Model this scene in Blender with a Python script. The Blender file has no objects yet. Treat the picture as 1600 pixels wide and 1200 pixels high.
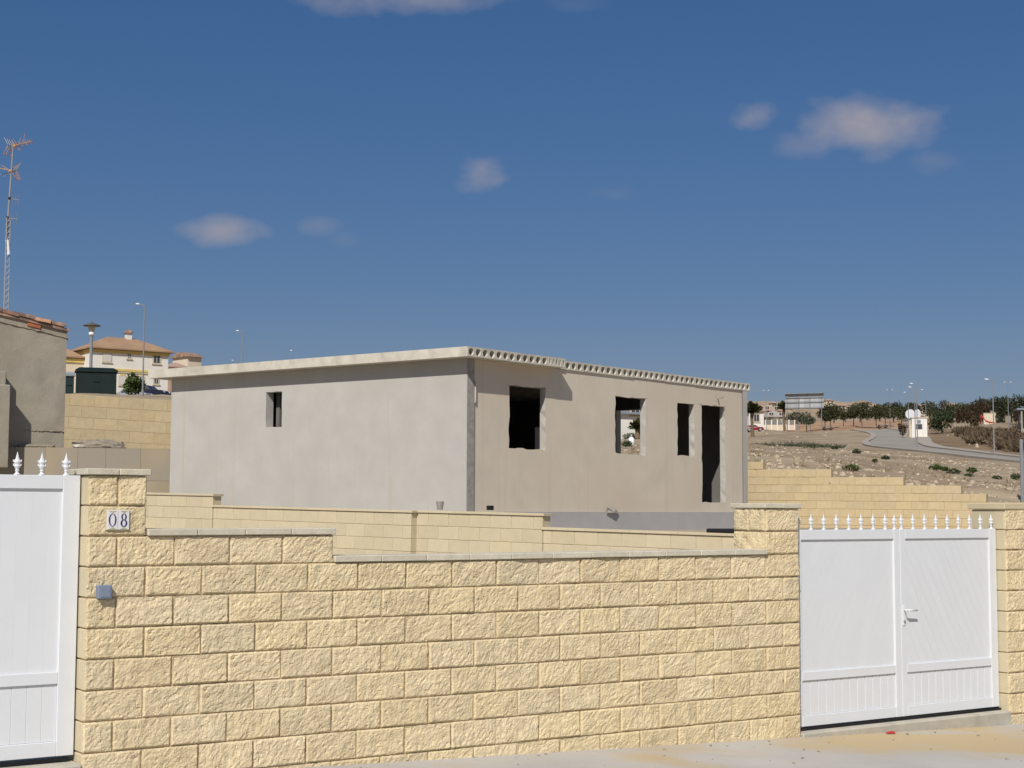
import bpy, bmesh, math, random
import numpy as np
from mathutils import Vector, Matrix, noise, Euler
random.seed(7); np.random.seed(7)
S = bpy.context.scene
COL = S.collection
R = math.radians

# ------------------------------------------------------------------ camera
EYE = 1.9
FPX, PITCH, ROLL = 2400.0, 0.0812483, 0.0033567
cam_d = bpy.data.cameras.new('camera'); cam = bpy.data.objects.new('camera', cam_d); COL.objects.link(cam)
cam_d.sensor_width = 36.0; cam_d.lens = 36.0 * FPX / 1600.0; cam_d.clip_start = 0.1; cam_d.clip_end = 6000
cam.matrix_world = Matrix.Translation((0, 0, EYE)) @ Matrix.Rotation(math.pi/2 + PITCH, 4, 'X') @ Matrix.Rotation(ROLL, 4, 'Z')
S.camera = cam

# ------------------------------------------------------------------ sky, sun, exposure
SUN_H = Vector((0.1518, 0.6065)).normalized()      # horizontal direction the sunlight travels in
SUN_EL = R(42.5)
sun_d = bpy.data.lights.new('sun', 'SUN'); sun = bpy.data.objects.new('sun', sun_d); COL.objects.link(sun)
sun_d.energy = 3.9; sun_d.angle = R(0.53); sun_d.color = (1.0, 0.95, 0.87)
trav = Vector((SUN_H.x*math.cos(SUN_EL), SUN_H.y*math.cos(SUN_EL), -math.sin(SUN_EL)))
sun.rotation_euler = trav.to_track_quat('-Z', 'Y').to_euler()
world = bpy.data.worlds.new('World'); S.world = world; world.use_nodes = True
wn, wl = world.node_tree.nodes, world.node_tree.links
bg = wn['Background']; bg.inputs[1].default_value = 0.10
sky = wn.new('ShaderNodeTexSky'); sky.sky_type = 'NISHITA'; sky.sun_disc = False
sky.sun_elevation = SUN_EL
sky.sun_rotation = math.atan2(-SUN_H.x, -SUN_H.y)    # bearing the light comes from, clockwise from +Y
sky.altitude = 200; sky.air_density = .97; sky.dust_density = 1.5; sky.ozone_density = 4.5
S.view_settings.view_transform = 'Standard'; S.view_settings.look = 'None'
S.view_settings.gamma = 1.0; S.view_settings.exposure = 0.12; S.view_settings.use_curve_mapping = False

def ray(px, py):
    x, y = px-800.0, py-600.0
    cr, sr = math.cos(ROLL), math.sin(ROLL)
    x, y = x*cr+y*sr, -x*sr+y*cr
    c, s = math.cos(PITCH), math.sin(PITCH)
    return Vector((x/FPX, c+y/FPX*s, s-y/FPX*c))
def W(px, py, Y):                                   # photo point at forward distance Y (metres) -> place
    d = ray(px, py); d = d*(Y/d.y); return Vector((d.x, d.y, d.z+EYE))
def PL(px, py, P, N):                               # photo point on the vertical plane through P with normal N
    d = ray(px, py); Q = Vector((P[0], P[1], 0)); n = Vector((N[0], N[1], 0))
    d = d*(Q.dot(n)/d.dot(n)); return Vector((d.x, d.y, d.z+EYE))

# clouds: soft puffs by sky direction, those in view and more of the same round the whole sky
def wmath(op, a, b=None, c=None, clamp=False):
    n = wn.new('ShaderNodeMath'); n.operation = op; n.use_clamp = clamp
    for i, v in enumerate((a, b, c)):
        if v is None: continue
        if isinstance(v, (int, float)): n.inputs[i].default_value = v
        else: wl.new(v, n.inputs[i])
    return n.outputs[0]
tc = wn.new('ShaderNodeTexCoord')
nz = wn.new('ShaderNodeTexNoise'); nz.inputs['Scale'].default_value = 24; nz.inputs['Detail'].default_value = 4; nz.inputs['Roughness'].default_value = 0.5
mpn = wn.new('ShaderNodeMapping'); mpn.inputs['Scale'].default_value = (1, 1, 1.6)
wl.new(tc.outputs['Generated'], mpn.inputs[0]); wl.new(mpn.outputs[0], nz.inputs['Vector'])
nsh = wmath('MULTIPLY_ADD', nz.outputs['Fac'], 4.6, -2.3)
def vdot(vec):
    n = wn.new('ShaderNodeVectorMath'); n.operation = 'DOT_PRODUCT'; n.inputs[1].default_value = vec
    wl.new(tc.outputs['Generated'], n.inputs[0]); return n.outputs['Value']
CL = [(300+60, 362, 84, 26, .60), (492, 350, 36, 18, .26), (752, 274, 42, 26, .62), (952, 300, 40, 14, .12),
      (1352, 198, 118, 46, .70), (1272, 222, 70, 24, .35), (1174, 181, 38, 22, .66), (1460, 255, 40, 22, .24), (610, -6, 170, 32, .6), (540, 375, 26, 14, .1), (900, 5, 60, 16, .12)]
dirs = [(ray(a, b).normalized(), w/FPX, h/FPX, s) for a, b, w, h, s in CL]
rr = random.Random(11)
for i in range(16):
    az = R(35)+R(290)*(i+.5)/16; el = R(rr.uniform(7, 26))
    dirs.append((Vector((math.sin(az)*math.cos(el), math.cos(az)*math.cos(el), math.sin(el))), rr.uniform(.02, .05), rr.uniform(.01, .02), rr.uniform(.2, .65)))
tot = None
for ci, (d, w, h, s) in enumerate(dirs):
    rt = Vector((d.y, -d.x, 0)).normalized(); up = rt.cross(d)
    a = wmath('DIVIDE', vdot(rt), w); b = wmath('DIVIDE', vdot(up), h)
    r2 = wmath('ADD', wmath('MULTIPLY', a, a), wmath('MULTIPLY', b, b))
    m = wmath('ADD', wmath('SUBTRACT', {2: 1.6, 6: 1.75, 8: 1.2}.get(ci, 1.0), r2), nsh)
    m = wmath('MULTIPLY', m, 0.50)
    m = wmath('SMOOTH_MIN', m, 1.0, .3) if False else wmath('MINIMUM', wmath('MAXIMUM', m, 0.0), 1.0)
    fr = wmath('GREATER_THAN', vdot(d), 0.5)
    edge = wmath('SUBTRACT', 1.0, wmath('DIVIDE', r2, 4.0), clamp=True)
    m = wmath('MULTIPLY', wmath('MULTIPLY', wmath('MULTIPLY', m, edge), fr), s)
    tot = m if tot is None else wmath('MAXIMUM', tot, m)
mx = wn.new('ShaderNodeMix'); mx.data_type = 'RGBA'
hsv = wn.new('ShaderNodeHueSaturation'); hsv.inputs['Saturation'].default_value = 1.52; hsv.inputs['Value'].default_value = 1.0
gam = wn.new('ShaderNodeGamma'); gam.inputs[1].default_value = .65; wl.new(sky.outputs[0], gam.inputs[0])
tint = wn.new('ShaderNodeMix'); tint.data_type = 'RGBA'; tint.blend_type = 'MULTIPLY'; tint.inputs['Factor'].default_value = 1.0; tint.inputs['B'].default_value = (.985, .937, 1.015, 1)
wl.new(gam.outputs[0], tint.inputs['A']); wl.new(tint.outputs['Result'], hsv.inputs['Color'])
wl.new(tot, mx.inputs['Factor']); wl.new(hsv.outputs[0], mx.inputs['A']); mx.inputs['B'].default_value = (3.7, 3.35, 3.5, 1)
wl.new(mx.outputs['Result'], bg.inputs[0])

# ------------------------------------------------------------------ materials
def mat(name, col, rough=.9, var=.12, scale=6.0, bump=0.0, bscale=40.0, col2=None, c2scale=2.0, c2=(.45, .65), orand=0.0, metal=0.0, streak=None, spec=.3):
    m = bpy.data.materials.new(name); m.use_nodes = True
    n, l = m.node_tree.nodes, m.node_tree.links
    b = n['Principled BSDF']; b.inputs['Roughness'].default_value = rough; b.inputs['Metallic'].default_value = metal
    b.inputs['Specular IOR Level'].default_value = spec
    t = n.new('ShaderNodeTexCoord'); oi = n.new('ShaderNodeObjectInfo')
    mul = n.new('ShaderNodeMath'); mul.operation = 'MULTIPLY'; mul.inputs[1].default_value = 57.0; l.new(oi.outputs['Random'], mul.inputs[0])
    add = n.new('ShaderNodeVectorMath'); add.operation = 'ADD'; l.new(t.outputs['Object'], add.inputs[0]); l.new(mul.outputs[0], add.inputs[1])
    vec = add.outputs[0]
    def ns(sc, det=5, mapping=None, rgh=.55):
        q = n.new('ShaderNodeTexNoise'); q.inputs['Scale'].default_value = sc; q.inputs['Detail'].default_value = det; q.inputs['Roughness'].default_value = rgh
        if mapping:
            mp = n.new('ShaderNodeMapping'); mp.inputs['Scale'].default_value = mapping; l.new(vec, mp.inputs[0]); l.new(mp.outputs[0], q.inputs['Vector'])
        else: l.new(vec, q.inputs['Vector'])
        return q.outputs['Fac']
    def mixc(fac, a, bcol):
        x = n.new('ShaderNodeMix'); x.data_type = 'RGBA'; l.new(fac, x.inputs['Factor'])
        for s_, v in (('A', a), ('B', bcol)):
            if isinstance(v, tuple): x.inputs[s_].default_value = (*v, 1)
            else: l.new(v, x.inputs[s_])
        return x.outputs['Result']
    def rampf(f, lo, hi):
        q = n.new('ShaderNodeMapRange'); q.inputs[1].default_value = lo; q.inputs[2].default_value = hi; l.new(f, q.inputs[0]); return q.outputs[0]
    dk = tuple(c*(1-var) for c in col); lt = tuple(min(1, c*(1+var)) for c in col)
    c = mixc(rampf(ns(scale), .3, .7), dk, lt)
    if col2: c = mixc(rampf(ns(c2scale, 4), c2[0], c2[1]), c, col2)
    if streak: c = mixc(rampf(ns(1.0, 4, streak[0]), streak[1], streak[2]), c, streak[3])
    if orand:
        h = n.new('ShaderNodeHueSaturation'); l.new(c, h.inputs['Color'])
        q = n.new('ShaderNodeMapRange'); l.new(oi.outputs['Random'], q.inputs[0]); q.inputs[3].default_value = 1-orand; q.inputs[4].default_value = 1+orand
        l.new(q.outputs[0], h.inputs['Value']); 
        sm = n.new('ShaderNodeMath'); sm.operation = 'FRACT'; l.new(mul.outputs[0], sm.inputs[0])
        q2 = n.new('ShaderNodeMapRange'); l.new(sm.outputs[0], q2.inputs[0]); q2.inputs[3].default_value = 1-orand; q2.inputs[4].default_value = 1+orand
        l.new(q2.outputs[0], h.inputs['Saturation']); c = h.outputs[0]
    l.new(c, b.inputs['Base Color'])
    if bump:
        bp = n.new('ShaderNodeBump'); bp.inputs['Strength'].default_value = 1.0; bp.inputs['Distance'].default_value = bump
        l.new(ns(bscale, 6, rgh=.65), bp.inputs['Height']); l.new(bp.outputs[0], b.inputs['Normal'])
    return m
M = {}
M['split'] = mat('split_stone', (.675, .565, .36), .95, .12, 16, .006, 95, (.60, .48, .295), 7, (.52, .8), .055)
M['mortar'] = mat('mortar', (.53, .435, .27), .95, .14, 9, .003, 80)
M['coping'] = mat('coping_stone', (.56, .52, .41), .95, .10, 12, .004, 70, orand=.05)
M['cream'] = mat('cream_block', (.545, .475, .325), .92, .04, 8, .0015, 60, orand=.045)
M['creamjoint'] = mat('cream_joint', (.50, .40, .24), .95, .1, 9)
M['creampink'] = mat('cream_block_rear', (.52, .42, .255), .92, .06, 8, .0015, 60, orand=.05)
M['lcream'] = mat('tan_block', (.55, .44, .26), .92, .08, 6, .002, 50, orand=.05)
M['white'] = mat('white_paint', (.69, .715, .735), .45, .02, 3, 0, spec=.4)
M['dark'] = mat('black_rubber', (.012, .012, .014), .6, .1, 8)
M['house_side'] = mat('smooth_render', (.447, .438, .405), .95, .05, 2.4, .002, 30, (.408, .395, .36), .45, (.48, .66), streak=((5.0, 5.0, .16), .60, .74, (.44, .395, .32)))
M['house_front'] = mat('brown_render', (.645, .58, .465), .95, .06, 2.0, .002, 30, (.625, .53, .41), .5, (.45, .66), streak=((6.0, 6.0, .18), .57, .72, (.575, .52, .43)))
M['rawconc'] = mat('raw_concrete', (.33, .31, .28), .95, .2, 10, .004, 50)
M['slab'] = mat('slab_concrete', (.56, .53, .45), .95, .12, 5, .003, 60, (.42, .39, .33), 3, (.5, .75))
M['plinth'] = mat('plinth_concrete', (.44, .43, .42), .95, .06, 2, .002, 40)
M['inside'] = mat('inside_concrete', (.16, .15, .14), .95, .1, 2)  # gloom of the unlit rooms put into the concrete's colour
M['oldwall'] = mat('old_render', (.33, .30, .24), .97, .13, 1.6, .006, 22, (.29, .25, .195), 1.1, (.5, .8))
M['retain'] = mat('grey_retaining', (.34, .285, .205), .97, .10, 1.3, .003, 30, (.30, .27, .22), .5, (.45, .55))
M['rubble'] = mat('rubble', (.27, .235, .18), .97, .25, 8, .02, 20)
M['clay'] = mat('clay_tile', (.40, .235, .155), .9, .3, 5, .004, 40, (.18, .115, .085), 3, (.45, .6), .2)
M['brickred'] = mat('red_brick', (.42, .14, .07), .9, .2, 12)
M['steel'] = mat('galvanised_steel', (.34, .35, .35), .55, .12, 9, metal=.5)
M['pole'] = mat('grey_pole', (.23, .24, .25), .6, .08, 4)
M['darkgrey'] = mat('dark_grey_metal', (.10, .095, .085), .6, .1, 4)
M['lamphead'] = mat('lamp_head_white', (.80, .80, .80), .35, .03, 4)
M['orange'] = mat('orange_plastic', (.58, .30, .12), .5, .1, 9)
M['green_box'] = mat('dark_green_metal', (.006, .016, .016), .6, .15, 3)
M['green_box2'] = mat('dark_green_plastic', (.012, .03, .03), .6, .15, 3)
M['greylid'] = mat('grey_lid', (.22, .25, .27), .5, .1, 4)
M['villa'] = mat('white_render', (.72, .70, .64), .95, .05, .6)
M['villa2'] = mat('cream_render', (.64, .55, .42), .95, .06, .6)
M['yellow'] = mat('yellow_trim', (.66, .50, .16), .9, .05, 2)
M['sill'] = mat('beige_sill', (.52, .46, .34), .9, .06, 4)
M['roof'] = mat('terracotta_roof', (.38, .25, .15), .95, .14, 1.2, .02, 6, (.30, .19, .12), .6, (.4, .7))
M['roofpink'] = mat('pink_roof', (.40, .275, .21), .95, .14, 1.2)
M['glass'] = mat('dark_glass', (.06, .065, .07), .15, .1, 2, spec=.5)
M['shutter'] = mat('white_shutter', (.60, .58, .54), .7, .03, 3)
M['carred'] = mat('red_car_paint', (.22, .012, .016), .25, .04, 3, spec=.5)
M['cardark'] = mat('navy_car_paint', (.015, .016, .03), .25, .04, 3, spec=.5)
M['carsilver'] = mat('silver_car_paint', (.36, .38, .42), .3, .04, 3, metal=.3)
M['tyre'] = mat('tyre', (.014, .014, .014), .85, .1, 5)
M['asphalt'] = mat('asphalt', (.29, .262, .222), .95, .12, .8, .002, 60, (.33, .30, .255), .12, (.4, .65))
M['kerb'] = mat('kerb_concrete', (.37, .33, .27), .95, .1, 1)
M['pave'] = mat('pavement_concrete', (.47, .45, .415), .95, .10, .9, .002, 70, (.50, .395, .235), .33, (.50, .585), streak=((.5, 1.6, 1.0), .56, .68, (.45, .43, .395)))
M['sillconc'] = mat('gate_sill_concrete', (.44, .41, .34), .95, .14, 5, .003, 60)
M['stone'] = mat('pale_limestone', (.43, .36, .26), .97, .25, 3, .02, 12)
M['bark'] = mat('bark', (.10, .07, .05), .95, .25, 8)
M['palmbark'] = mat('palm_bark', (.17, .12, .075), .95, .3, 12)
def leafmat(name, c, var=.35):
    m = mat(name, c, .8, var, 1.3, spec=.15)
    b = m.node_tree.nodes['Principled BSDF']
    return m
M['leaf_street'] = leafmat('street_tree_leaf', (.056, .062, .028))
M['leaf_dark'] = leafmat('pine_leaf', (.040, .046, .026))
M['leaf_cyp'] = leafmat('dry_cypress_leaf', (.068, .046, .028))
M['leaf_bush'] = leafmat('bush_leaf', (.048, .064, .030))
M['leaf_bright'] = leafmat('shrub_leaf', (.050, .075, .018))
M['leaf_olive'] = leafmat('olive_leaf', (.085, .095, .058))
M['palm'] = leafmat('palm_leaf', (.070, .080, .030))
M['dryscrub'] = leafmat('dry_scrub_leaf', (.128, .095, .062), .3)
M['drygrass'] = leafmat('dry_grass', (.26, .20, .12), .3)
M['tileglaze'] = mat('glazed_tile', (.72, .70, .72), .2, .02, 5, spec=.5)
M['tilegreen'] = mat('tile_ornament', (.46, .47, .14), .25, .3, 60, spec=.5, col2=(.42, .36, .48), c2scale=90)
M['tileblue'] = mat('tile_blue', (.022, .025, .125), .25, .05, 5, spec=.5)
M['bluegrey'] = mat('blue_grey_plastic', (.20, .235, .31), .5, .05, 8)
M['redlitter'] = mat('red_foil', (.40, .03, .03), .4, .2, 60)
M['signback'] = mat('sign_back', (.40, .42, .43), .6, .08, .35, metal=.2, orand=.12)
M['signwhite'] = mat('white_sign', (.62, .63, .67), .5, .03, 1)
M['redplay'] = mat('red_plastic', (.45, .05, .04), .5, .1, 1)

# ------------------------------------------------------------------ mesh helpers
class MB:
    def __init__(s): s.v = []; s.f = []; s.smooth = False
    def add(s, vs, fs):
        o = len(s.v); s.v += [tuple(v) for v in vs]; s.f += [tuple(i+o for i in f) for f in fs]; return s
    def box(s, x0, x1, y0, y1, z0, z1):
        return s.add([(x0,y0,z0),(x1,y0,z0),(x1,y1,z0),(x0,y1,z0),(x0,y0,z1),(x1,y0,z1),(x1,y1,z1),(x0,y1,z1)],
                     [(0,3,2,1),(4,5,6,7),(0,1,5,4),(1,2,6,5),(2,3,7,6),(3,0,4,7)])
    def bbox(s, x0, x1, y0, y1, z0, z1, b=.004):     # box with chamfered edges
        bm = bmesh.new(); bmesh.ops.create_cube(bm, size=1)
        for v in bm.verts: v.co = Vector(((x0+x1)/2+v.co.x*(x1-x0), (y0+y1)/2+v.co.y*(y1-y0), (z0+z1)/2+v.co.z*(z1-z0)))
        bmesh.ops.bevel(bm, geom=bm.edges[:], offset=b, segments=1, affect='EDGES', profile=.5)
        return s.bm(bm)
    def bm(s, bm):
        bm.verts.index_update(); s.add([v.co[:] for v in bm.verts], [[v.index for v in f.verts] for f in bm.faces]); bm.free(); return s
    def prism(s, pts, d0, d1, axis='y'):             # polygon in xz extruded in y (or xy in z)
        n = len(pts)
        if axis == 'y': vs = [(x, d0, z) for x, z in pts]+[(x, d1, z) for x, z in pts]
        elif axis == 'z': vs = [(x, y, d0) for x, y in pts]+[(x, y, d1) for x, y in pts]
        else: vs = [(d0, x, y) for x, y in pts]+[(d1, x, y) for x, y in pts]
        fs = [tuple(range(n)), tuple(range(2*n-1, n-1, -1))]+[(i, n+i, n+(i+1) % n, (i+1) % n) for i in range(n)]
        return s.add(vs, fs)
    def tube(s, pts, rad, seg=8, cap=True):
        pts = [Vector(p) for p in pts]; rad = rad if isinstance(rad, (list, tuple)) else [rad]*len(pts)
        o = len(s.v)
        for i, p in enumerate(pts):
            t = (pts[min(i+1, len(pts)-1)]-pts[max(i-1, 0)]).normalized()
            a = t.orthogonal().normalized() if abs(t.z) < .99 else Vector((1, 0, 0)); a = (a-t*a.dot(t)).normalized(); b = t.cross(a)
            for k in range(seg):
                an = 2*math.pi*k/seg; s.v.append(tuple(p+(a*math.cos(an)+b*math.sin(an))*rad[i]))
        for i in range(len(pts)-1):
            for k in range(seg):
                s.f.append((o+i*seg+k, o+i*seg+(k+1) % seg, o+(i+1)*seg+(k+1) % seg, o+(i+1)*seg+k))
        if cap:
            s.f.append(tuple(o+k for k in reversed(range(seg)))); s.f.append(tuple(o+(len(pts)-1)*seg+k for k in range(seg)))
        return s
    def lathe(s, prof, seg=12, sx=1., sy=1., c=(0, 0, 0)):
        o = len(s.v)
        for r, z in prof:
            for k in range(seg):
                an = 2*math.pi*k/seg; s.v.append((c[0]+r*sx*math.cos(an), c[1]+r*sy*math.sin(an), c[2]+z))
        for i in range(len(prof)-1):
            for k in range(seg): s.f.append((o+i*seg+k, o+i*seg+(k+1) % seg, o+(i+1)*seg+(k+1) % seg, o+(i+1)*seg+k))
        s.f.append(tuple(o+k for k in reversed(range(seg)))); s.f.append(tuple(o+(len(prof)-1)*seg+k for k in range(seg)))
        return s
    def mesh(s, name, m, smooth=False):
        me = bpy.data.meshes.new(name); me.from_pydata(s.v, [], s.f); me.materials.append(M[m] if isinstance(m, str) else m)
        if smooth: me.shade_smooth()
        me.update(); return me
    def obj(s, name, m, parent=None, loc=(0, 0, 0), rot=(0, 0, 0), smooth=False):
        return put(name, s.mesh(name, m, smooth), parent, loc, rot)
def put(name, me, parent=None, loc=(0, 0, 0), rot=(0, 0, 0)):
    o = bpy.data.objects.new(name, me); COL.objects.link(o); o.parent = parent; o.location = loc; o.rotation_euler = rot; return o
def tag(o, label, cat, group=None, kind=None):
    o['label'] = label; o['category'] = cat
    if group: o['group'] = group
    if kind: o['kind'] = kind
    return o
def thing(name, label, cat, loc=(0, 0, 0), rz=0.0, group=None, ry=0.0):
    return tag(put(name, None, None, loc, (0, ry, rz)), label, cat, group)
def struct(o): o['kind'] = 'structure'; return o
def copy_tree(o, parent=None):
    c = o.copy(); COL.objects.link(c); c.parent = parent
    for ch in list(o.children): copy_tree(ch, c)
    return c

# ------------------------------------------------------------------ lie of the land
TPX = [-2600, -400, 0, 265, 800, 1170, 1300, 1450, 1600, 2000, 3600]
TY = [34, 40, 60, 95, 122, 145, 175, 206, 250, 330, 600, 1000, 2500]
TPY = {0: [622, 621, 619, 617, 616, 615, 614, 610, 605, 600, 592, 588, 640],
       265: [632, 631, 628, 625, 623, 622, 620, 616, 612, 606, 600, 594, 650],
       800: [722, 712, 702, 692, 688, 684, 680, 676, 668, 660, 645, 630, 700],
       1170: [719, 715, 708, 700, 695, 691, 686, 681, 675, 668, 646, 624, 700],
       1300: [744, 737, 724, 708, 700, 694, 687, 680, 672, 662, 646, 633, 700],
       1450: [770, 757, 738, 715, 704, 698, 689, 682, 667, 656, 646, 641, 700],
       1600: [795, 782, 752, 722, 711, 700, 687, 674, 662, 655, 648, 646, 700]}
TPY[-400] = TPY[-2600] = [p-6 for p in TPY[0]]; TPY[2000] = [p+(26 if i < 3 else 6) for i, p in enumerate(TPY[1600])]; TPY[3600] = TPY[2000]
TZ = np.array([[W(0, 0, 1).z*0 + (W(800, TPY[p][j], TY[j]).z + (p-800)*0.0) for p in TPX] for j in range(len(TY))])
LY = np.log(np.array(TY)); AX = np.array([(p-800)/FPX for p in TPX])
def sm(t): return t*t*(3-2*t)
def Hbase(x, y):
    y = max(y, TY[0]); a = x/y
    i = int(np.clip(np.searchsorted(AX, a)-1, 0, len(AX)-2)); u = float(np.clip((a-AX[i])/(AX[i+1]-AX[i]), 0, 1))
    ly = math.log(y); j = int(np.clip(np.searchsorted(LY, ly)-1, 0, len(LY)-2)); v = float(np.clip((ly-LY[j])/(LY[j+1]-LY[j]), 0, 1))
    y0, y1 = TY[j], TY[j+1]; v2 = (min(y, y1)-y0)/(y1-y0)
    # interpolate the slope seen from here so that the land stays smooth
    s0 = (TZ[j]-EYE)/y0; s1 = (TZ[j+1]-EYE)/y1
    sa = s0*(1-v)+s1*v
    return EYE + y*(sa[i]*(1-u)+sa[i+1]*u)
ROAD = [(39, 20), (37.5, 45), (36, 80), (35, 110), (36.2, 140), (41.0, 165), (47.5, 190), (52.5, 210), (56.5, 230), (59, 252)]
def spline(P, n):
    P = [Vector((*p, 0)) for p in P]; out = []
    for i in range(len(P)-1):
        p0, p1, p2, p3 = P[max(i-1, 0)], P[i], P[i+1], P[min(i+2, len(P)-1)]
        for k in range(n):
            t = k/n; out.append(.5*((2*p1)+(p2-p0)*t+(2*p0-5*p1+4*p2-p3)*t*t+(3*p1-p0-3*p2+p3)*t**3))
    out.append(P[-1]); return out
RP = spline(ROAD, 12); RPA = np.array([(p.x, p.y) for p in RP])
def road_d(x, y): return float(np.sqrt(((RPA-(x, y))**2).sum(1).min()))
def H(x, y):
    z = Hbase(x, y)
    w = min(1.0, max(0.0, (road_d(x, y)-6)/10)) if 10 < x < 90 and y < 360 else 1.0
    amp = (.10 + .0022*min(y, 260))*w
    z += amp*(noise.fractal((x*.11, y*.11, 1.7), 1.0, 2.1, 4)) + .09*w*noise.fractal((x*.7, y*.7, 4.1), 1.0, 2.1, 3)*(1 if y < 120 else .3)
    if x/max(y, 1) > .03 and y < 70:
        z -= .30*max(0.0, 1-max(0.0, y-bound_y(x/y))/6.0)
    if y > 420: z += (y-420)*.012*noise.fractal((x*.012, y*.006, 9.2), 1.0, 2.0, 5)
    return z

# plot boundary behind the house: rear stepped wall line, then the tan wall on the left
RW_P, RW_A = Vector((6.46636, 39.5534)), 0.517376             # rear wall: point at photo x 1193, falls away to the right front
RW_D = Vector((math.cos(RW_A), -math.sin(RW_A)))
LW0 = W(100, 615, 46.2); LW1 = W(268, 626, 47.6)
LWD = Vector((LW1.x-LW0.x, LW1.y-LW0.y)).normalized()
BND = [(-160, 20), (LW0.x-LWD.x*9, LW0.y-LWD.y*9), (LW1.x+LWD.x*3, LW1.y+LWD.y*3), tuple(RW_P-RW_D*15.0), tuple(RW_P+RW_D*13.5), (60, 20)]
def bound_y(a):                                            # where the line of sight with slope a = x/y meets the boundary
    for (x0, y0), (x1, y1) in zip(BND, BND[1:]):
        a0, a1 = x0/y0, x1/y1
        if a0 <= a <= a1:
            den = (x1-x0)-a*(y1-y0); t = (a*y0-x0)/den; return y0+t*(y1-y0)
    return 22.0
# terrain material: colours are those of the soils themselves (an attribute holds which soil lies where)
def terrain_mat():
    m = mat('dry_soil', (.35, .28, .185), .98, .22, .35, .05, 2.5, (.27, .20, .13), .12, (.45, .62))
    n, l = m.node_tree.nodes, m.node_tree.links; b = n['Principled BSDF']
    src = b.inputs['Base Color'].links[0].from_socket
    at = n.new('ShaderNodeAttribute'); at.attribute_name = 'soil'
    x = n.new('ShaderNodeMix'); x.data_type = 'RGBA'; x.blend_type = 'MULTIPLY'; x.inputs['Factor'].default_value = 1.0
    l.new(src, x.inputs['A']); l.new(at.outputs['Color'], x.inputs['B'])
    v = n.new('ShaderNodeTexVoronoi'); v.inputs['Scale'].default_value = 2.2; l.new(n['Texture Coordinate'].outputs['Object'], v.inputs['Vector'])
    q = n.new('ShaderNodeMapRange'); q.inputs[1].default_value = .16; q.inputs[2].default_value = .08; l.new(v.outputs['Distance'], q.inputs[0])
    y = n.new('ShaderNodeMix'); y.data_type = 'RGBA'; l.new(q.outputs[0], y.inputs['Factor']); l.new(x.outputs['Result'], y.inputs['A']); y.inputs['B'].default_value = (.37, .305, .215, 1)
    l.new(y.outputs['Result'], b.inputs['Base Color'])
    return m
M['soil'] = terrain_mat()
M['yard'] = mat('builders_sand', (.37, .315, .24), .98, .15, .6, .02, 5)  # unseen yard ground, pale tone chosen to bounce light onto the house
def soil_tint(x, y):
    a = x/max(y, 1)*FPX+800
    t = np.array([1.0, 1.0, 1.0])
    # pinkish graded lot round the street trees
    if 250 < y < 420 and 1200 < a < 1500: 
        w = min(1, (y-250)/12)*min(1, (420-y)/40)*min(1, (a-1200)/30)*min(1, (1500-a)/40); t = t*(1-w)+w*np.array([1.22, .98, .88])
    if x > 40 and 100 < y < 250 and a > 1440:
        w = min(1, (x-40)/4)*min(1, (250-y)/20)*min(1, (a-1440)/20); t = t*(1-w)+w*np.array([.66, .58, .50])
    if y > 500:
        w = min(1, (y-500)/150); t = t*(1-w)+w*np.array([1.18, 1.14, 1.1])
    return t
def build_terrain():
    aa = np.r_[np.linspace(-5.5, -.45, 22), np.linspace(-.44, .10, 90), np.linspace(.104, .37, 200), np.linspace(.39, 2.6, 26)]
    tt = np.r_[0, .02, np.geomspace(.25, 2400, 190)]
    vs = []; cs = []; fs = []
    for a in aa:
        yb = bound_y(a)
        for t in tt:
            y = yb+t; x = a*y; vs.append((x, y, H(x, y)-(2.5 if t == 0 else 0))); cs.append((*soil_tint(x, y), 1))
    nt = len(tt)
    for i in range(len(aa)-1):
        for j in range(nt-1): fs.append((i*nt+j, (i+1)*nt+j, (i+1)*nt+j+1, i*nt+j+1))
    mb = MB(); mb.v = vs; mb.f = fs
    me = mb.mesh('terrain', 'soil', True)
    ca = me.color_attributes.new('soil', 'FLOAT_COLOR', 'POINT'); ca.data.foreach_set('color', np.array(cs, dtype=np.float32).ravel())
    o = put('terrain', me); struct(o); o['label'] = 'dry stony field rising to low hills behind the plots'
build_terrain()

# ------------------------------------------------------------------ front wall frame (u along the street, local -y faces the street)
FA = 0.591436; FO = Vector((0.214904, 12.0950519, EYE-0.386440)); DZ = 1.6      # local z = height above course 8's foot
FU = Vector((math.cos(FA), math.sin(FA), 0)); FN = Vector((math.sin(FA), -math.cos(FA), 0))
def fw(u, y, z): return FO+FU*u-FN*y+Vector((0, 0, z))                             # z relative to the low coping's underside
def ground_rel(u): return -1.497-.035*u
# street and yard ground
mb = MB()
us = np.linspace(-60, 60, 61); ds = [-.30, -.02, 0.6, 1.5, 3, 6, 10, 20, 60]
for u in us:
    for d in ds: mb.v.append(tuple(fw(u, -d, ground_rel(max(-14, min(14, u)))-.01*max(0, d))))
for i in range(len(us)-1):
    for j in range(len(ds)-1): mb.f.append((i*len(ds)+j, i*len(ds)+j+1, (i+1)*len(ds)+j+1, (i+1)*len(ds)+j))
struct(mb.obj('pavement', 'pave'))['label'] = 'dusty pale concrete pavement in front of the wall'
mb = MB(); nt = 14; aa = np.linspace(-1.6, 1.2, 90)
for a in aa:
    yb = bound_y(a)+.12
    den = FN.x*a+FN.y; y0 = (FO.xy.dot(FN.xy)-.25)/den if abs(den) > 1e-3 else 10
    if y0 < 4 or y0 > yb-1: y0 = min(8.0, yb-2)
    for k in range(nt):
        t = k/(nt-1); y = y0+(yb-y0)*t; x = a*y; mb.v.append((x, y, .0+(EYE-.42)*sm(min(1, t/.62)) - .02))
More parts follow.
